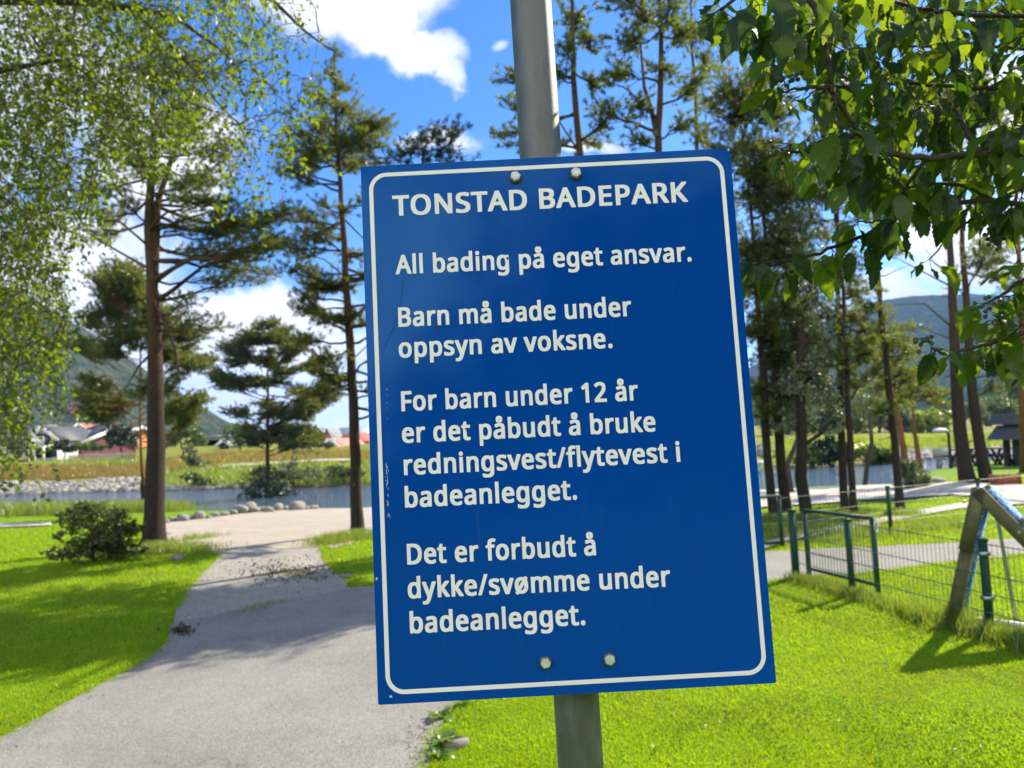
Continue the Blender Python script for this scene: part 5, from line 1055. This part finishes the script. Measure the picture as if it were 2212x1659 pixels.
GLYPHS = r"""
 |199
.|205|65,-7,54,-4,42,2,35,9,31,17,28,29,28,59,31,70,35,78,40,83,56,91,73,94,107,93,119,90,131,84,138,77,141,71,146,54,145,32,141,16,138,10,131,3,115,-5,104,-8
/|272|-4,0,-10,2,-12,7,-12,21,-11,26,160,416,163,418,169,420,244,419,250,417,252,412,252,398,251,394,79,3,70,0
1|401|160,0,153,2,150,6,150,306,148,306,106,278,99,276,74,277,65,280,35,313,35,332,37,335,123,392,161,417,169,419,242,419,250,417,252,414,252,5,250,2,242,0
2|401|17,0,10,2,8,5,8,64,161,196,199,232,216,253,225,268,233,289,236,304,232,318,227,328,221,336,203,348,183,354,167,354,141,348,112,335,86,320,79,318,54,318,47,320,36,330,14,354,14,375,37,391,65,405,90,414,128,422,147,424,210,424,248,418,266,413,291,401,305,391,319,377,331,359,338,338,340,321,340,291,335,262,331,251,320,230,297,200,255,159,155,74,154,72,347,72,354,70,358,66,358,4,354,1,347,0
A|445|-14,0,-19,1,-23,4,-24,22,-22,27,153,408,159,418,168,420,244,420,251,419,255,416,346,219,435,24,435,5,433,2,424,0,341,0,332,2,325,13,275,120,137,120,134,119,132,115,80,3,70,0|167,193,245,193,219,254,206,281
B|452|49,0,42,2,40,6,40,413,41,416,51,420,222,420,282,414,319,406,334,401,351,393,365,383,374,374,385,357,390,342,392,327,392,289,389,273,384,260,371,242,360,232,345,222,366,211,387,194,397,181,401,173,406,156,408,139,408,112,406,94,400,74,392,59,384,49,365,32,340,18,314,9,284,3,248,0|144,70,229,71,252,75,273,84,285,95,290,102,295,112,299,128,293,149,286,159,280,165,260,175,234,181,211,184,144,183|144,253,222,254,243,257,262,264,269,269,277,278,281,285,285,299,284,310,279,321,274,328,268,333,257,339,229,346,181,350,144,349
D|503|49,0,42,2,40,6,40,413,41,416,51,420,229,420,268,416,306,409,335,400,369,384,393,367,411,350,420,339,438,310,447,286,450,273,455,235,454,178,447,139,434,106,423,88,411,73,390,53,364,35,329,19,288,8,258,3,217,0|144,70,196,71,223,74,247,79,267,86,287,96,307,111,322,128,333,147,342,172,347,203,347,221,341,256,333,277,323,294,308,311,291,324,278,331,242,343,207,348,144,349
E|391|49,0,42,2,40,6,40,415,44,418,51,420,332,420,339,418,343,415,343,353,339,349,332,348,144,347,144,255,145,254,156,254,320,254,330,250,332,189,330,186,327,184,320,182,144,182,144,74,146,72,332,72,339,70,343,66,343,4,339,1,332,0
F|367|49,0,42,2,40,6,40,415,44,418,51,420,332,420,339,418,342,416,344,413,344,354,341,350,332,348,237,348,144,347,144,238,320,238,327,236,331,232,331,170,327,167,320,166,144,165,143,4,139,1,132,0
K|432|49,0,42,2,40,6,40,413,41,416,51,420,132,420,139,418,143,415,144,270,145,268,304,417,313,420,404,420,411,418,415,414,414,394,331,316,243,233,421,26,422,22,421,3,411,0,320,0,311,2,163,169,144,154,143,4,139,1,132,0
N|523|49,0,42,2,40,6,40,413,41,416,51,420,141,420,151,416,346,161,351,156,352,415,356,418,363,420,442,419,449,417,452,413,452,6,450,3,440,0,349,0,339,3,140,263,139,261,138,4,134,1,127,0
O|536|216,-5,189,-2,163,3,124,16,101,28,88,37,62,60,53,72,42,89,34,105,26,127,20,154,17,177,16,201,17,243,20,267,24,286,32,310,41,329,51,345,73,370,87,382,105,394,134,408,156,415,185,421,228,426,287,424,305,423,339,417,364,410,383,402,403,391,421,378,440,360,453,344,463,328,474,304,480,286,485,262,488,232,488,188,485,158,476,121,459,85,442,62,429,48,418,39,402,28,375,14,362,9,321,-1,286,-6|244,66,268,67,296,73,313,80,335,95,354,116,365,136,376,170,380,199,380,221,374,258,365,284,350,309,334,326,312,340,282,350,260,353,230,351,206,345,183,334,168,323,158,313,145,295,136,276,129,252,124,216,125,192,132,156,138,139,146,123,160,104,176,90,199,77,225,69
P|423|49,0,42,2,40,6,40,413,41,416,51,420,211,420,242,417,264,414,292,408,312,401,330,392,338,387,357,369,367,355,377,331,380,314,380,267,378,255,372,235,360,214,341,194,326,183,309,174,282,164,250,157,227,154,144,152,143,4,139,1,132,0|144,223,174,223,210,227,235,234,245,239,257,248,268,264,272,275,274,288,268,311,260,322,253,329,240,337,214,345,189,348,144,349
R|434|49,0,42,2,40,6,40,413,42,417,51,420,215,420,247,417,279,412,303,406,318,400,340,388,352,378,360,369,369,356,374,345,380,319,380,271,377,254,368,233,358,220,345,207,334,199,302,181,415,24,415,5,413,2,404,0,313,0,304,2,295,13,193,160,190,162,146,162,144,159,143,4,139,1,132,0|144,232,195,232,213,234,233,239,253,250,261,258,267,267,272,280,274,292,269,312,261,325,256,330,242,338,218,345,188,348,144,348
S|386|117,-5,63,1,31,8,11,16,10,19,11,84,20,87,48,87,101,73,124,69,152,66,169,66,185,68,209,75,228,87,237,99,240,106,242,114,241,120,236,132,231,139,213,153,182,167,99,196,69,211,50,224,32,244,20,268,16,290,16,330,18,343,28,366,34,374,48,388,65,400,86,410,109,417,142,423,225,424,247,422,282,416,314,408,334,400,336,397,335,376,318,337,314,334,308,333,281,333,246,343,213,350,197,352,176,352,165,350,144,342,130,330,125,323,122,313,122,306,125,296,136,281,152,270,181,257,245,235,272,224,294,213,314,199,333,179,341,164,344,155,348,135,347,102,344,82,339,68,333,57,327,49,312,34,297,23,270,10,242,2,206,-4
T|391|137,0,130,2,128,6,127,346,125,348,-6,348,-13,349,-17,353,-17,414,-14,418,-6,420,221,420,364,420,371,418,375,414,375,353,372,349,364,348,232,347,231,5,229,2,221,0
a|394|109,-5,75,1,50,11,34,22,25,31,17,42,10,58,6,75,7,115,12,135,17,145,23,153,40,169,51,176,78,188,111,196,146,201,230,205,231,206,230,215,226,231,218,244,205,253,189,258,181,259,160,256,99,238,72,238,64,240,45,278,45,297,48,300,59,305,83,313,106,319,143,325,216,326,253,321,272,316,288,309,303,299,312,291,319,281,326,267,332,241,334,225,334,6,332,3,322,0,256,0,247,3,243,13,241,14,222,5,189,-3,171,-6|152,62,166,64,178,67,196,75,210,85,221,99,228,118,230,129,230,142,194,140,167,137,142,130,126,120,116,107,113,98,113,92,120,77,134,67
b|429|187,-5,152,1,140,5,123,13,121,12,117,3,108,0,42,0,34,2,32,5,32,440,36,443,43,444,123,444,133,441,134,438,134,352,135,316,136,314,149,319,180,325,246,326,287,319,301,314,321,304,346,284,364,261,375,237,382,207,384,189,384,132,380,104,375,85,365,63,359,53,345,36,323,18,306,9,287,2,248,-5|200,64,216,64,233,69,245,76,253,83,264,98,271,113,276,132,279,152,279,171,276,191,270,212,263,226,256,235,241,248,233,252,215,257,200,257,182,253,169,247,156,236,149,226,142,210,138,193,135,169,135,155,138,131,144,109,153,91,161,81,172,73,190,66
d|429|148,-5,109,2,95,7,77,16,59,29,45,43,30,65,20,90,15,113,13,130,13,190,19,227,26,247,32,259,50,283,74,303,100,316,121,322,144,326,197,328,227,324,262,315,262,411,263,439,267,443,274,444,354,444,362,443,365,439,365,5,363,2,355,0,284,0,275,3,272,10,270,12,246,2,217,-4|188,63,203,65,215,68,230,75,240,83,248,94,256,111,261,133,264,155,261,180,258,197,252,215,245,229,238,239,227,247,208,255,193,258,185,258,164,252,145,238,134,223,125,203,118,167,118,150,121,130,127,110,136,93,146,81,160,71,176,65
e|396|169,-5,146,-2,122,3,97,12,76,23,60,35,46,49,32,68,25,82,17,105,14,122,13,187,16,208,24,236,30,249,40,265,48,276,72,297,88,307,108,316,130,322,154,326,170,328,223,326,252,321,272,315,291,306,302,299,321,282,331,270,339,257,347,238,352,218,354,200,354,143,350,139,343,138,120,137,122,127,128,111,140,93,147,86,158,78,181,68,207,64,232,66,270,74,301,83,328,83,334,82,338,79,338,19,334,14,297,3,263,-3,240,-6|124,204,245,204,246,206,241,221,235,232,228,240,214,251,198,257,183,258,165,253,150,244,139,233,127,213
f|254|57,0,50,2,48,6,47,255,45,256,-3,257,-12,260,-14,263,-13,303,-9,306,47,322,49,362,52,377,59,395,69,410,81,422,105,436,124,442,148,446,163,448,220,446,266,437,272,433,272,424,272,411,259,378,256,374,248,372,221,372,190,378,182,378,172,374,163,366,154,348,151,333,151,323,152,322,226,322,236,318,238,263,235,259,227,257,152,256,150,255,149,4,145,1,138,0
g|429|144,-131,112,-128,78,-122,61,-118,41,-110,40,-107,41,-45,50,-42,78,-42,110,-52,149,-60,181,-64,203,-61,226,-53,244,-39,254,-25,258,-16,262,1,262,6,260,6,234,-1,208,-5,150,-6,133,-3,103,4,79,15,61,28,46,43,32,63,24,80,17,104,12,132,12,188,16,211,25,242,34,260,43,273,64,295,81,307,95,314,112,320,144,326,196,328,219,325,247,319,271,309,276,318,285,321,355,321,363,319,365,316,366,-12,361,-39,355,-58,344,-78,326,-97,307,-110,287,-119,265,-125,235,-130|184,63,201,64,217,68,228,73,240,82,250,95,255,105,260,122,263,142,264,168,261,186,257,204,249,223,242,233,227,246,217,251,197,257,182,257,168,253,158,248,145,238,132,220,125,204,118,169,118,150,121,131,125,115,134,96,144,83,158,72,171,66
i|198|41,0,34,2,32,6,32,316,34,319,42,321,125,321,132,319,134,315,134,5,132,2,124,0|63,343,53,345,42,350,34,357,30,363,27,378,26,396,30,412,37,421,52,429,63,432,103,432,114,429,125,424,133,417,137,412,140,402,139,371,137,364,134,359,127,352,113,345,102,342
k|377|41,0,34,2,32,6,32,438,33,441,43,444,122,444,129,443,133,440,134,224,238,316,244,320,251,322,340,322,347,320,351,316,351,298,349,294,227,185,223,180,361,25,362,6,361,3,351,0,259,0,250,2,148,117,145,119,134,110,134,6,132,3,122,0
l|198|41,0,34,2,32,6,32,439,34,442,42,444,125,444,132,442,134,438,134,5,132,2,124,0
m|636|41,0,34,2,32,6,32,315,34,319,42,321,113,321,122,318,126,310,151,320,182,326,197,328,250,326,290,318,310,309,325,299,350,313,379,322,416,327,453,328,479,325,504,320,516,316,534,307,554,289,561,279,570,257,573,242,576,217,575,5,572,1,564,0,484,0,477,1,473,5,472,36,472,204,469,221,463,235,453,247,438,255,429,257,417,257,395,251,382,243,369,228,363,216,358,200,354,178,354,4,350,1,343,0,264,0,254,3,252,6,252,196,250,214,243,234,232,247,214,256,197,257,178,252,162,242,150,228,144,216,139,200,134,170,134,4,130,1,123,0
n|431|41,0,34,2,32,6,32,315,33,318,36,320,43,322,113,321,122,318,125,311,127,309,152,319,188,326,203,328,258,326,297,319,316,312,333,302,347,289,357,275,365,255,368,240,370,91,370,6,368,3,358,0,279,0,269,3,268,6,268,202,264,219,254,239,247,246,237,252,218,258,203,257,188,254,171,247,156,234,146,218,138,192,134,169,134,4,130,1,123,0
o|423|163,-5,123,2,90,15,61,35,40,58,30,74,23,89,15,119,12,134,12,189,15,205,19,224,26,243,39,265,59,287,83,304,113,317,144,324,177,328,228,326,262,321,292,311,310,302,322,294,338,280,351,265,359,253,367,237,376,205,380,170,378,132,376,117,367,85,361,72,351,56,335,38,310,19,292,10,272,3,243,-3,225,-6|195,63,208,65,224,70,238,78,249,88,260,104,266,118,274,152,273,171,270,190,263,211,256,224,244,238,232,247,216,254,197,258,182,256,168,252,153,244,142,234,134,223,125,204,121,189,118,169,118,152,123,125,127,113,138,93,147,83,161,73,178,66
p|429|41,-131,34,-129,32,-125,32,317,36,320,43,322,114,321,123,318,127,310,149,319,184,326,201,328,253,326,289,319,305,313,322,304,340,291,358,271,371,248,379,223,384,191,384,133,380,105,372,78,363,60,355,48,336,28,314,13,287,2,264,-3,247,-6,189,-5,163,-1,135,7,134,-127,130,-130,123,-132|200,64,215,64,231,69,246,79,255,88,264,101,270,114,276,135,279,154,279,170,276,190,272,204,262,225,253,237,241,247,229,253,215,257,201,257,183,253,164,243,155,234,147,222,141,207,135,171,135,155,139,127,145,106,150,96,159,84,170,75,179,70
r|298|41,0,34,2,32,6,32,317,36,320,43,322,114,321,123,318,126,306,127,305,153,318,180,325,199,328,254,326,275,323,279,319,279,295,272,255,262,252,234,252,211,254,193,249,179,242,163,230,149,213,141,197,134,170,134,4,130,1,123,0
s|341|103,-5,81,-3,53,2,27,9,12,16,10,19,12,81,21,84,48,84,106,67,129,63,148,62,164,64,183,70,196,81,200,88,200,92,191,104,177,113,154,123,102,141,69,154,44,167,30,178,18,192,11,211,10,251,12,263,19,279,35,296,48,305,67,314,92,321,124,326,143,328,199,326,222,324,249,319,273,313,295,304,296,283,276,245,267,242,238,242,188,255,158,260,142,257,129,253,119,247,114,242,112,237,118,228,138,216,237,180,264,167,277,158,290,145,295,138,302,119,304,80,300,62,291,43,277,28,260,16,240,7,218,1,188,-4
t|265|131,-5,99,1,75,11,56,27,44,45,41,53,36,74,36,255,34,256,-3,257,-12,260,-14,263,-14,301,-12,304,-7,307,37,325,59,384,63,388,70,389,127,390,137,386,138,383,138,325,139,322,141,322,229,321,235,320,239,317,240,263,237,259,228,256,139,256,138,112,141,93,147,79,152,73,165,65,175,62,203,67,230,68,240,64,242,61,242,9,239,5,232,2,200,-4
u|431|143,-5,102,2,73,14,53,30,41,46,35,59,30,79,28,96,28,315,29,318,39,322,120,322,130,318,132,315,132,118,135,101,139,91,148,78,156,72,173,65,186,63,202,65,217,69,229,75,242,85,249,95,255,107,260,123,263,141,264,315,266,318,276,322,356,322,363,320,367,317,367,4,363,1,357,0,285,0,276,3,272,12,247,2,216,-4
v|360|117,0,110,2,106,8,-20,290,-23,298,-23,317,-19,320,-12,322,72,322,81,319,84,316,163,131,164,130,166,132,178,162,242,312,247,319,256,322,345,320,350,316,350,295,219,4,215,1,208,0
y|361|19,-131,-8,-127,-16,-123,-16,-66,-12,-63,-5,-62,25,-62,46,-63,58,-60,66,-56,81,-44,92,-29,112,13,-22,296,-22,317,-18,320,-11,322,73,322,83,318,165,137,167,134,168,135,171,143,246,318,256,322,341,322,349,320,352,316,352,297,195,-53,173,-86,155,-104,144,-112,129,-120,108,-127,83,-131
å|394|109,-5,75,1,50,11,34,22,25,31,17,42,10,58,6,75,7,115,12,135,17,145,23,153,40,169,51,176,78,188,111,196,146,201,230,205,231,206,230,215,226,231,218,244,205,253,189,258,181,259,160,256,99,238,72,238,64,240,45,278,45,297,48,300,59,305,83,313,106,319,143,325,216,326,253,321,272,316,288,309,303,299,312,291,319,281,326,267,332,241,334,225,334,6,332,3,322,0,256,0,247,3,243,13,241,14,222,5,189,-3,171,-6|152,62,166,64,178,67,196,75,210,85,221,99,228,118,230,129,230,142,194,140,167,137,142,130,126,120,116,107,113,98,113,92,120,77,134,67|152,333,133,337,115,345,100,358,94,366,88,386,88,423,91,436,98,448,107,457,119,465,134,471,156,476,210,474,227,471,244,464,257,455,269,441,274,428,276,420,275,388,272,374,267,364,256,352,234,339,208,333|179,391,182,391,186,394,192,404,188,412,183,416,181,417,177,415,172,410,169,404,173,396
ø|423|71,-18,60,-14,27,5,25,8,25,27,44,51,37,61,26,81,16,113,12,134,12,188,15,205,20,227,27,245,36,261,48,277,72,297,95,310,120,319,160,326,215,328,238,325,269,319,287,336,294,338,319,338,331,334,364,316,367,312,367,293,347,269,356,256,365,239,374,213,378,190,380,171,378,132,374,107,370,92,360,70,352,57,332,35,312,20,290,9,269,2,226,-5,165,-6,122,2,108,-14,104,-17,97,-18|188,64,203,64,224,70,239,79,253,93,262,108,271,138,273,151,273,171,272,178,268,175,180,71,178,66|119,142,121,142,211,248,215,253,212,255,201,257,189,258,174,254,156,246,142,234,134,223,127,209,121,190,118,169
"""
# ------------------------------------------------------------------ the sign
SO = np.array([-0.1903, 1.0150, 2.1726])
SX = unit(np.array([.99996, .00662, .00560])); SY = unit(np.array([.00137, .04126, .99915])-SX*.007); SY = unit(SY-SX*(SY@SX)); SN = np.cross(SX, SY)
S = lambda x, y, z=0.0: SO+SX*x+SY*y+SN*z
def sbuild(mb, name, mt, parent, smooth=False):
    mb.V = [SO+v[:, :1]*SX+v[:, 1:2]*SY+v[:, 2:3]*SN for v in mb.V]; return mb.build(name, mt, parent, smooth)
# post axis in sign coordinates
ax0, ax1 = np.array([.2452, .2283, -.047]), np.array([.2516, -.79, -.047]); adir = (ax0-ax1)/(ax0[1]-ax1[1])
pw_ = lambda y: S(*(ax1+adir*(y-ax1[1])))
yb = -.79
while pw_(yb)[2] > 0: yb -= .005
foot = pw_(yb)
T = thing('information_sign', foot, 'blue bathing rules sign with white lettering bolted to a grey steel post in the foreground', 'sign')
M = bpy.data.materials.new('zinc_post'); M.use_nodes = True; t = NT(M.node_tree); p = t.pos()
n1 = t.noise(t.vm('MULTIPLY', p, (1, 1, .35)), 26.0, 6.0, .7); n2 = t.noise(p, 150.0, 4.0, .7)
c = t.mix(t.ss(n1, .35, .66), (.105, .112, .106), (.165, .172, .165)); c = t.mix(t.ss(n2, .62, .80, 0, .7), c, (.06, .062, .058))
c = t.mix(t.ss(t.noise(t.vm('MULTIPLY', p, (1, 1, .12)), 60.0, 3.0), .66, .74, 0, .6), c, (.07, .07, .065))
pr = t.n('BsdfPrincipled', i_Base_Color=c, i_Roughness=t.ss(n1, .3, .7, .42, .6), i_Metallic=.55)
t.t.links.new(t.n('Bump', i_Height=n2, i_Strength=.25, i_Distance=.001).outputs[0], pr.inputs['Normal']); t.t.links.new(pr.outputs[0], t.n('OutputMaterial').inputs[0])
MB().tube([pw_(y_) for y_ in np.linspace(yb-.05, 1.1, 16)], .0297, 48).build('post', M, T, True)
# panel
M = bpy.data.materials.new('blue_sign_foil'); M.use_nodes = True; t = NT(M.node_tree); p = t.pos()
c = t.mix(t.ss(t.noise(p, 3.0, 5.0), .3, .7), (.0002, .053, .345), (.0004, .060, .375)); c = t.mix(t.ss(t.noise(p, 420.0, 2.0), .70, .76, 0, .25), c, (.03, .10, .33))
c = t.mix(t.ss(t.noise(t.vm('MULTIPLY', p, (1, 1, .06)), 75.0, 4.0, .6), .60, .80, 0, .10), c, (.10, .16, .30))
pr = t.n('BsdfPrincipled', i_Base_Color=c, i_Roughness=t.ss(t.noise(p, 14.0, 4.0), .3, .7, .12, .20)); pr.inputs['Specular IOR Level'].default_value = .34; pr.inputs['Specular Tint'].default_value = (.30, .85, 1.0, 1)
h_ = t.math('ADD', t.math('MULTIPLY', t.noise(p, 4.2, 2.0), 1.0), t.math('MULTIPLY', t.noise(p, 300.0, 2.0), .012))
t.t.links.new(t.n('Bump', i_Height=h_, i_Strength=.6, i_Distance=.012).outputs[0], pr.inputs['Normal']); t.t.links.new(pr.outputs[0], t.n('OutputMaterial').inputs[0]); m_foil = M
def rrect(x0, y0, x1, y1, r, n=8):
    out = []
    for cx, cy, a0 in ((x1-r, y1-r, 0), (x0+r, y1-r, 90), (x0+r, y0+r, 180), (x1-r, y0+r, 270)):
        out += [(cx+r*cos(radians(a0+90*k/n)), cy+r*sin(radians(a0+90*k/n))) for k in range(n+1)]
    return np.array(out)
o_ = rrect(0, -.7, .5, 0, .0025, 3); n = len(o_); mb = MB()
v = np.concatenate([np.c_[o_, np.zeros(n)], np.c_[o_, np.full(n, -.003)]]); mb.add(v, [[i, n+i, n+(i+1) % n, (i+1) % n] for i in range(n)]); mb.add(v[:n], [list(range(n))]); mb.add(v[n:], [list(range(n))[::-1]])
sbuild(mb, 'panel', m_foil, T)
m_let = mat('white_foil', (.92, .86, .92), .45, .05, 9, spec=.35)
o1 = rrect(.0105, -.6885, .4895, -.0105, .0235, 10); i1 = rrect(.0160, -.6830, .4840, -.0160, .0180, 10); n = len(o1); mb = MB()
v = np.concatenate([np.c_[o1, np.full(n, .0006)], np.c_[i1, np.full(n, .0006)]]); mb.add(v, [[i, (i+1) % n, n+(i+1) % n, n+i] for i in range(n)]); sbuild(mb, 'border_line', m_let, T)
GLY = {}
for ln in GLYPHS.strip('\n').split('\n'):
    q = ln.split('|') if not ln.startswith('|') else ln.split('|'); GLY[q[0]] = (int(q[1]), [np.array(list(map(int, l.split(',')))).reshape(-1, 2) for l in q[2:]])
def textline(body, x0, x1, yb0, yb1, cap):
    """one printed line: baseline from (x0, yb0) to (x1, yb1), letters cap high"""
    loops, cx = [], 0.0
    for gi, ch in enumerate(body):
        a_, ls = GLY[ch]; loops += [(gi, l+np.array([cx, 0])) for l in ls]; cx += a_
    lo, hi = min(l[:, 0].min() for _, l in loops), max(l[:, 0].max() for _, l in loops)
    mb = MB()
    for gi in range(len(body)):
        cu = bpy.data.curves.new('line', 'CURVE'); cu.dimensions = '2D'; cu.fill_mode = 'FRONT'
        for g_, l in loops:
            if g_ != gi: continue
            s_ = cu.splines.new('POLY'); s_.points.add(len(l)-1); s_.use_cyclic_u = True
            for k, (a_, b_) in enumerate(l):
                u = (a_-lo)/(hi-lo); s_.points[k].co = (x0+(x1-x0)*u, yb0+(yb1-yb0)*u+b_/420.0*cap, 0, 1)
        if not cu.splines: continue
        tmp = bpy.data.objects.new('line', cu); COL.objects.link(tmp); me = bpy.data.meshes.new_from_object(tmp.evaluated_get(bpy.context.evaluated_depsgraph_get()))
        V = np.array([w_.co[:] for w_ in me.vertices]); V[:, 2] = .0006+.00006*(gi % 2); F3 = [list(f.vertices) for f in me.polygons]; n0 = mb.n
        mb.V.append(V); mb.n += len(V)
        for k in (3, 4):
            fk = [f for f in F3 if len(f) == k]
            if fk: mb.F.append(np.array(fk)+n0)
        bpy.data.objects.remove(tmp); bpy.data.curves.remove(cu)
    o = sbuild(mb, 'text_line', m_let, T); o['label'] = 'white lettering reading '+body
CAPB = .0262
for body, x0, x1, ya, yb_, cp in [('TONSTAD BADEPARK', .0411, .4376, -.0712, -.0722, .0283), ('All bading på eget ansvar.', .0420, .4361, -.1512, -.1540, CAPB), ('Barn må bade under', .0432, .3514, -.2222, -.2238, CAPB),
        ('oppsyn av voksne.', .0422, .3232, -.2633, -.2648, CAPB), ('For barn under 12 år', .0430, .3523, -.3338, -.3356, CAPB), ('er det påbudt å bruke', .0424, .3720, -.3751, -.3773, CAPB),
        ('redningsvest/flytevest i', .0432, .4011, -.4165, -.4182, CAPB), ('badeanlegget.', .0430, .2644, -.4580, -.4592, CAPB), ('Det er forbudt å', .0431, .2842, -.5300, -.5308, CAPB),
        ('dykke/svømme under', .0424, .3766, -.5722, -.5748, CAPB), ('badeanlegget.', .0434, .2652, -.6152, -.6164, CAPB)]:
    textline(body, x0, x1, ya, yb_, cp)
m_bolt = mat('zinc_bolt', (.78, .79, .77), .42, .3, 300, .3, 600, metal=.9)
for k, (x, y) in enumerate([(.2079, -.0264), (.2893, -.0255), (.2120, -.6591), (.2926, -.6595)]):
    a_ = np.arange(6)*pi/3+.2+k*.5; r = .0072; mb = MB()
    ring = lambda rr, z: np.c_[x+rr*np.cos(a_), y+rr*np.sin(a_), np.full(6, z)]
    lv_ = [ring(r, .0022), ring(r, .0066), ring(r*.86, .0078)]
    v = np.concatenate(lv_); mb.add(v, [[q*6+i, q*6+(i+1) % 6, q*6+6+(i+1) % 6, q*6+6+i] for q in range(2) for i in range(6)]); mb.add(v[12:], [list(range(6))])
    a2 = np.arange(20)*2*pi/20; dm = [(r*.62, .0079), (r*.60, .0084), (r*.45, .0080)]
    vv_ = np.concatenate([np.c_[x+q*np.cos(a2), y+q*np.sin(a2), np.full(20, z)] for q, z in dm]); mb.add(vv_, [[q*20+i, q*20+(i+1) % 20, q*20+20+(i+1) % 20, q*20+20+i] for q in range(2) for i in range(20)])
    o = sbuild(mb, 'bolt', m_bolt, T); mb = MB()
    wv = np.concatenate([np.c_[x+q*np.cos(a2), y+q*np.sin(a2), np.full(20, z)] for q, z in ((.0086, .0007), (.0086, .0020), (.006, .0022))]); mb.add(wv, [[q*20+i, q*20+(i+1) % 20, q*20+20+(i+1) % 20, q*20+20+i] for q in range(2) for i in range(20)])
    sbuild(mb, 'washer', mat('dark_washer', (.06, .06, .062), .5, metal=.4), o)
for y in (-.0264, -.6591):
    mb = MB(); cx = float((ax1+adir*(y-ax1[1]))[0]); a_ = np.linspace(0, pi, 13)
    mb.tube([(cx+.034*cos(q), y, -.047-.034*sin(q)) for q in a_], .006, 6, False); mb.box((cx+.042, y, -.026), (.016, .022, .042)); mb.box((cx-.042, y, -.026), (.016, .022, .042)); sbuild(mb, 'clamp', m_bolt, T)
# flaked paint, insect specks, a scratch
rng = np.random.default_rng(14); mb = MB()
def blot(x, y, rx, ry, n=9, z=.0007):
    a_ = np.arange(n)*2*pi/n; k = rng.uniform(.45, 1.1, n); v = np.c_[x+rx*k*np.cos(a_), y+ry*k*np.sin(a_), np.full(n, z)]; mb.add(v, [list(range(n))])
for yy in np.concatenate([rng.uniform(-.443, -.398, 26), rng.uniform(-.470, -.448, 16)]): blot(.0215+rng.normal()*.0011-(yy+.43)*.02, yy, rng.uniform(.0002, .0008), rng.uniform(.0006, .0030))
for yy in rng.uniform(-.345, -.30, 7): blot(.0243+rng.normal()*.0008, yy, .0002, rng.uniform(.001, .003))
blot(.0035, -.5455, .0016, .0022); blot(.0165, -.6905, .0022, .0018); blot(.4978, -.0025, .0014, .002)
sbuild(mb, 'flaked_paint', mat('bare_aluminium', (.50, .53, .55), .6), T)
mb = MB()
for x, y, r in ((.1915, -.1375, .0018), (.0925, -.2255, .0017), (.0935, -.222, .0010), (.074, -.0235, .0012), (.298, -.4425, .0016), (.311, -.624, .0015), (.302, -.4445, .001), (.193, -.132, .0007), (.41, -.505, .0006)): blot(x, y, r, r*1.2, 8, .0009)
sbuild(mb, 'dirt_speck', mat('dirt', (.02, .02, .02), .8), T)
mb = MB(); sx_ = np.linspace(0, 1, 12); pts = np.c_[.043+.020*sx_*0+.0, -.157-.10*sx_, np.full(12, .0005)]; pts[:, 0] = .052-.028*sx_+.004*np.sin(sx_*4); mb.tube(pts, .00022, 3, False); sbuild(mb, 'scratch', mat('dark_scratch', (.004, .03, .14), .6), T)
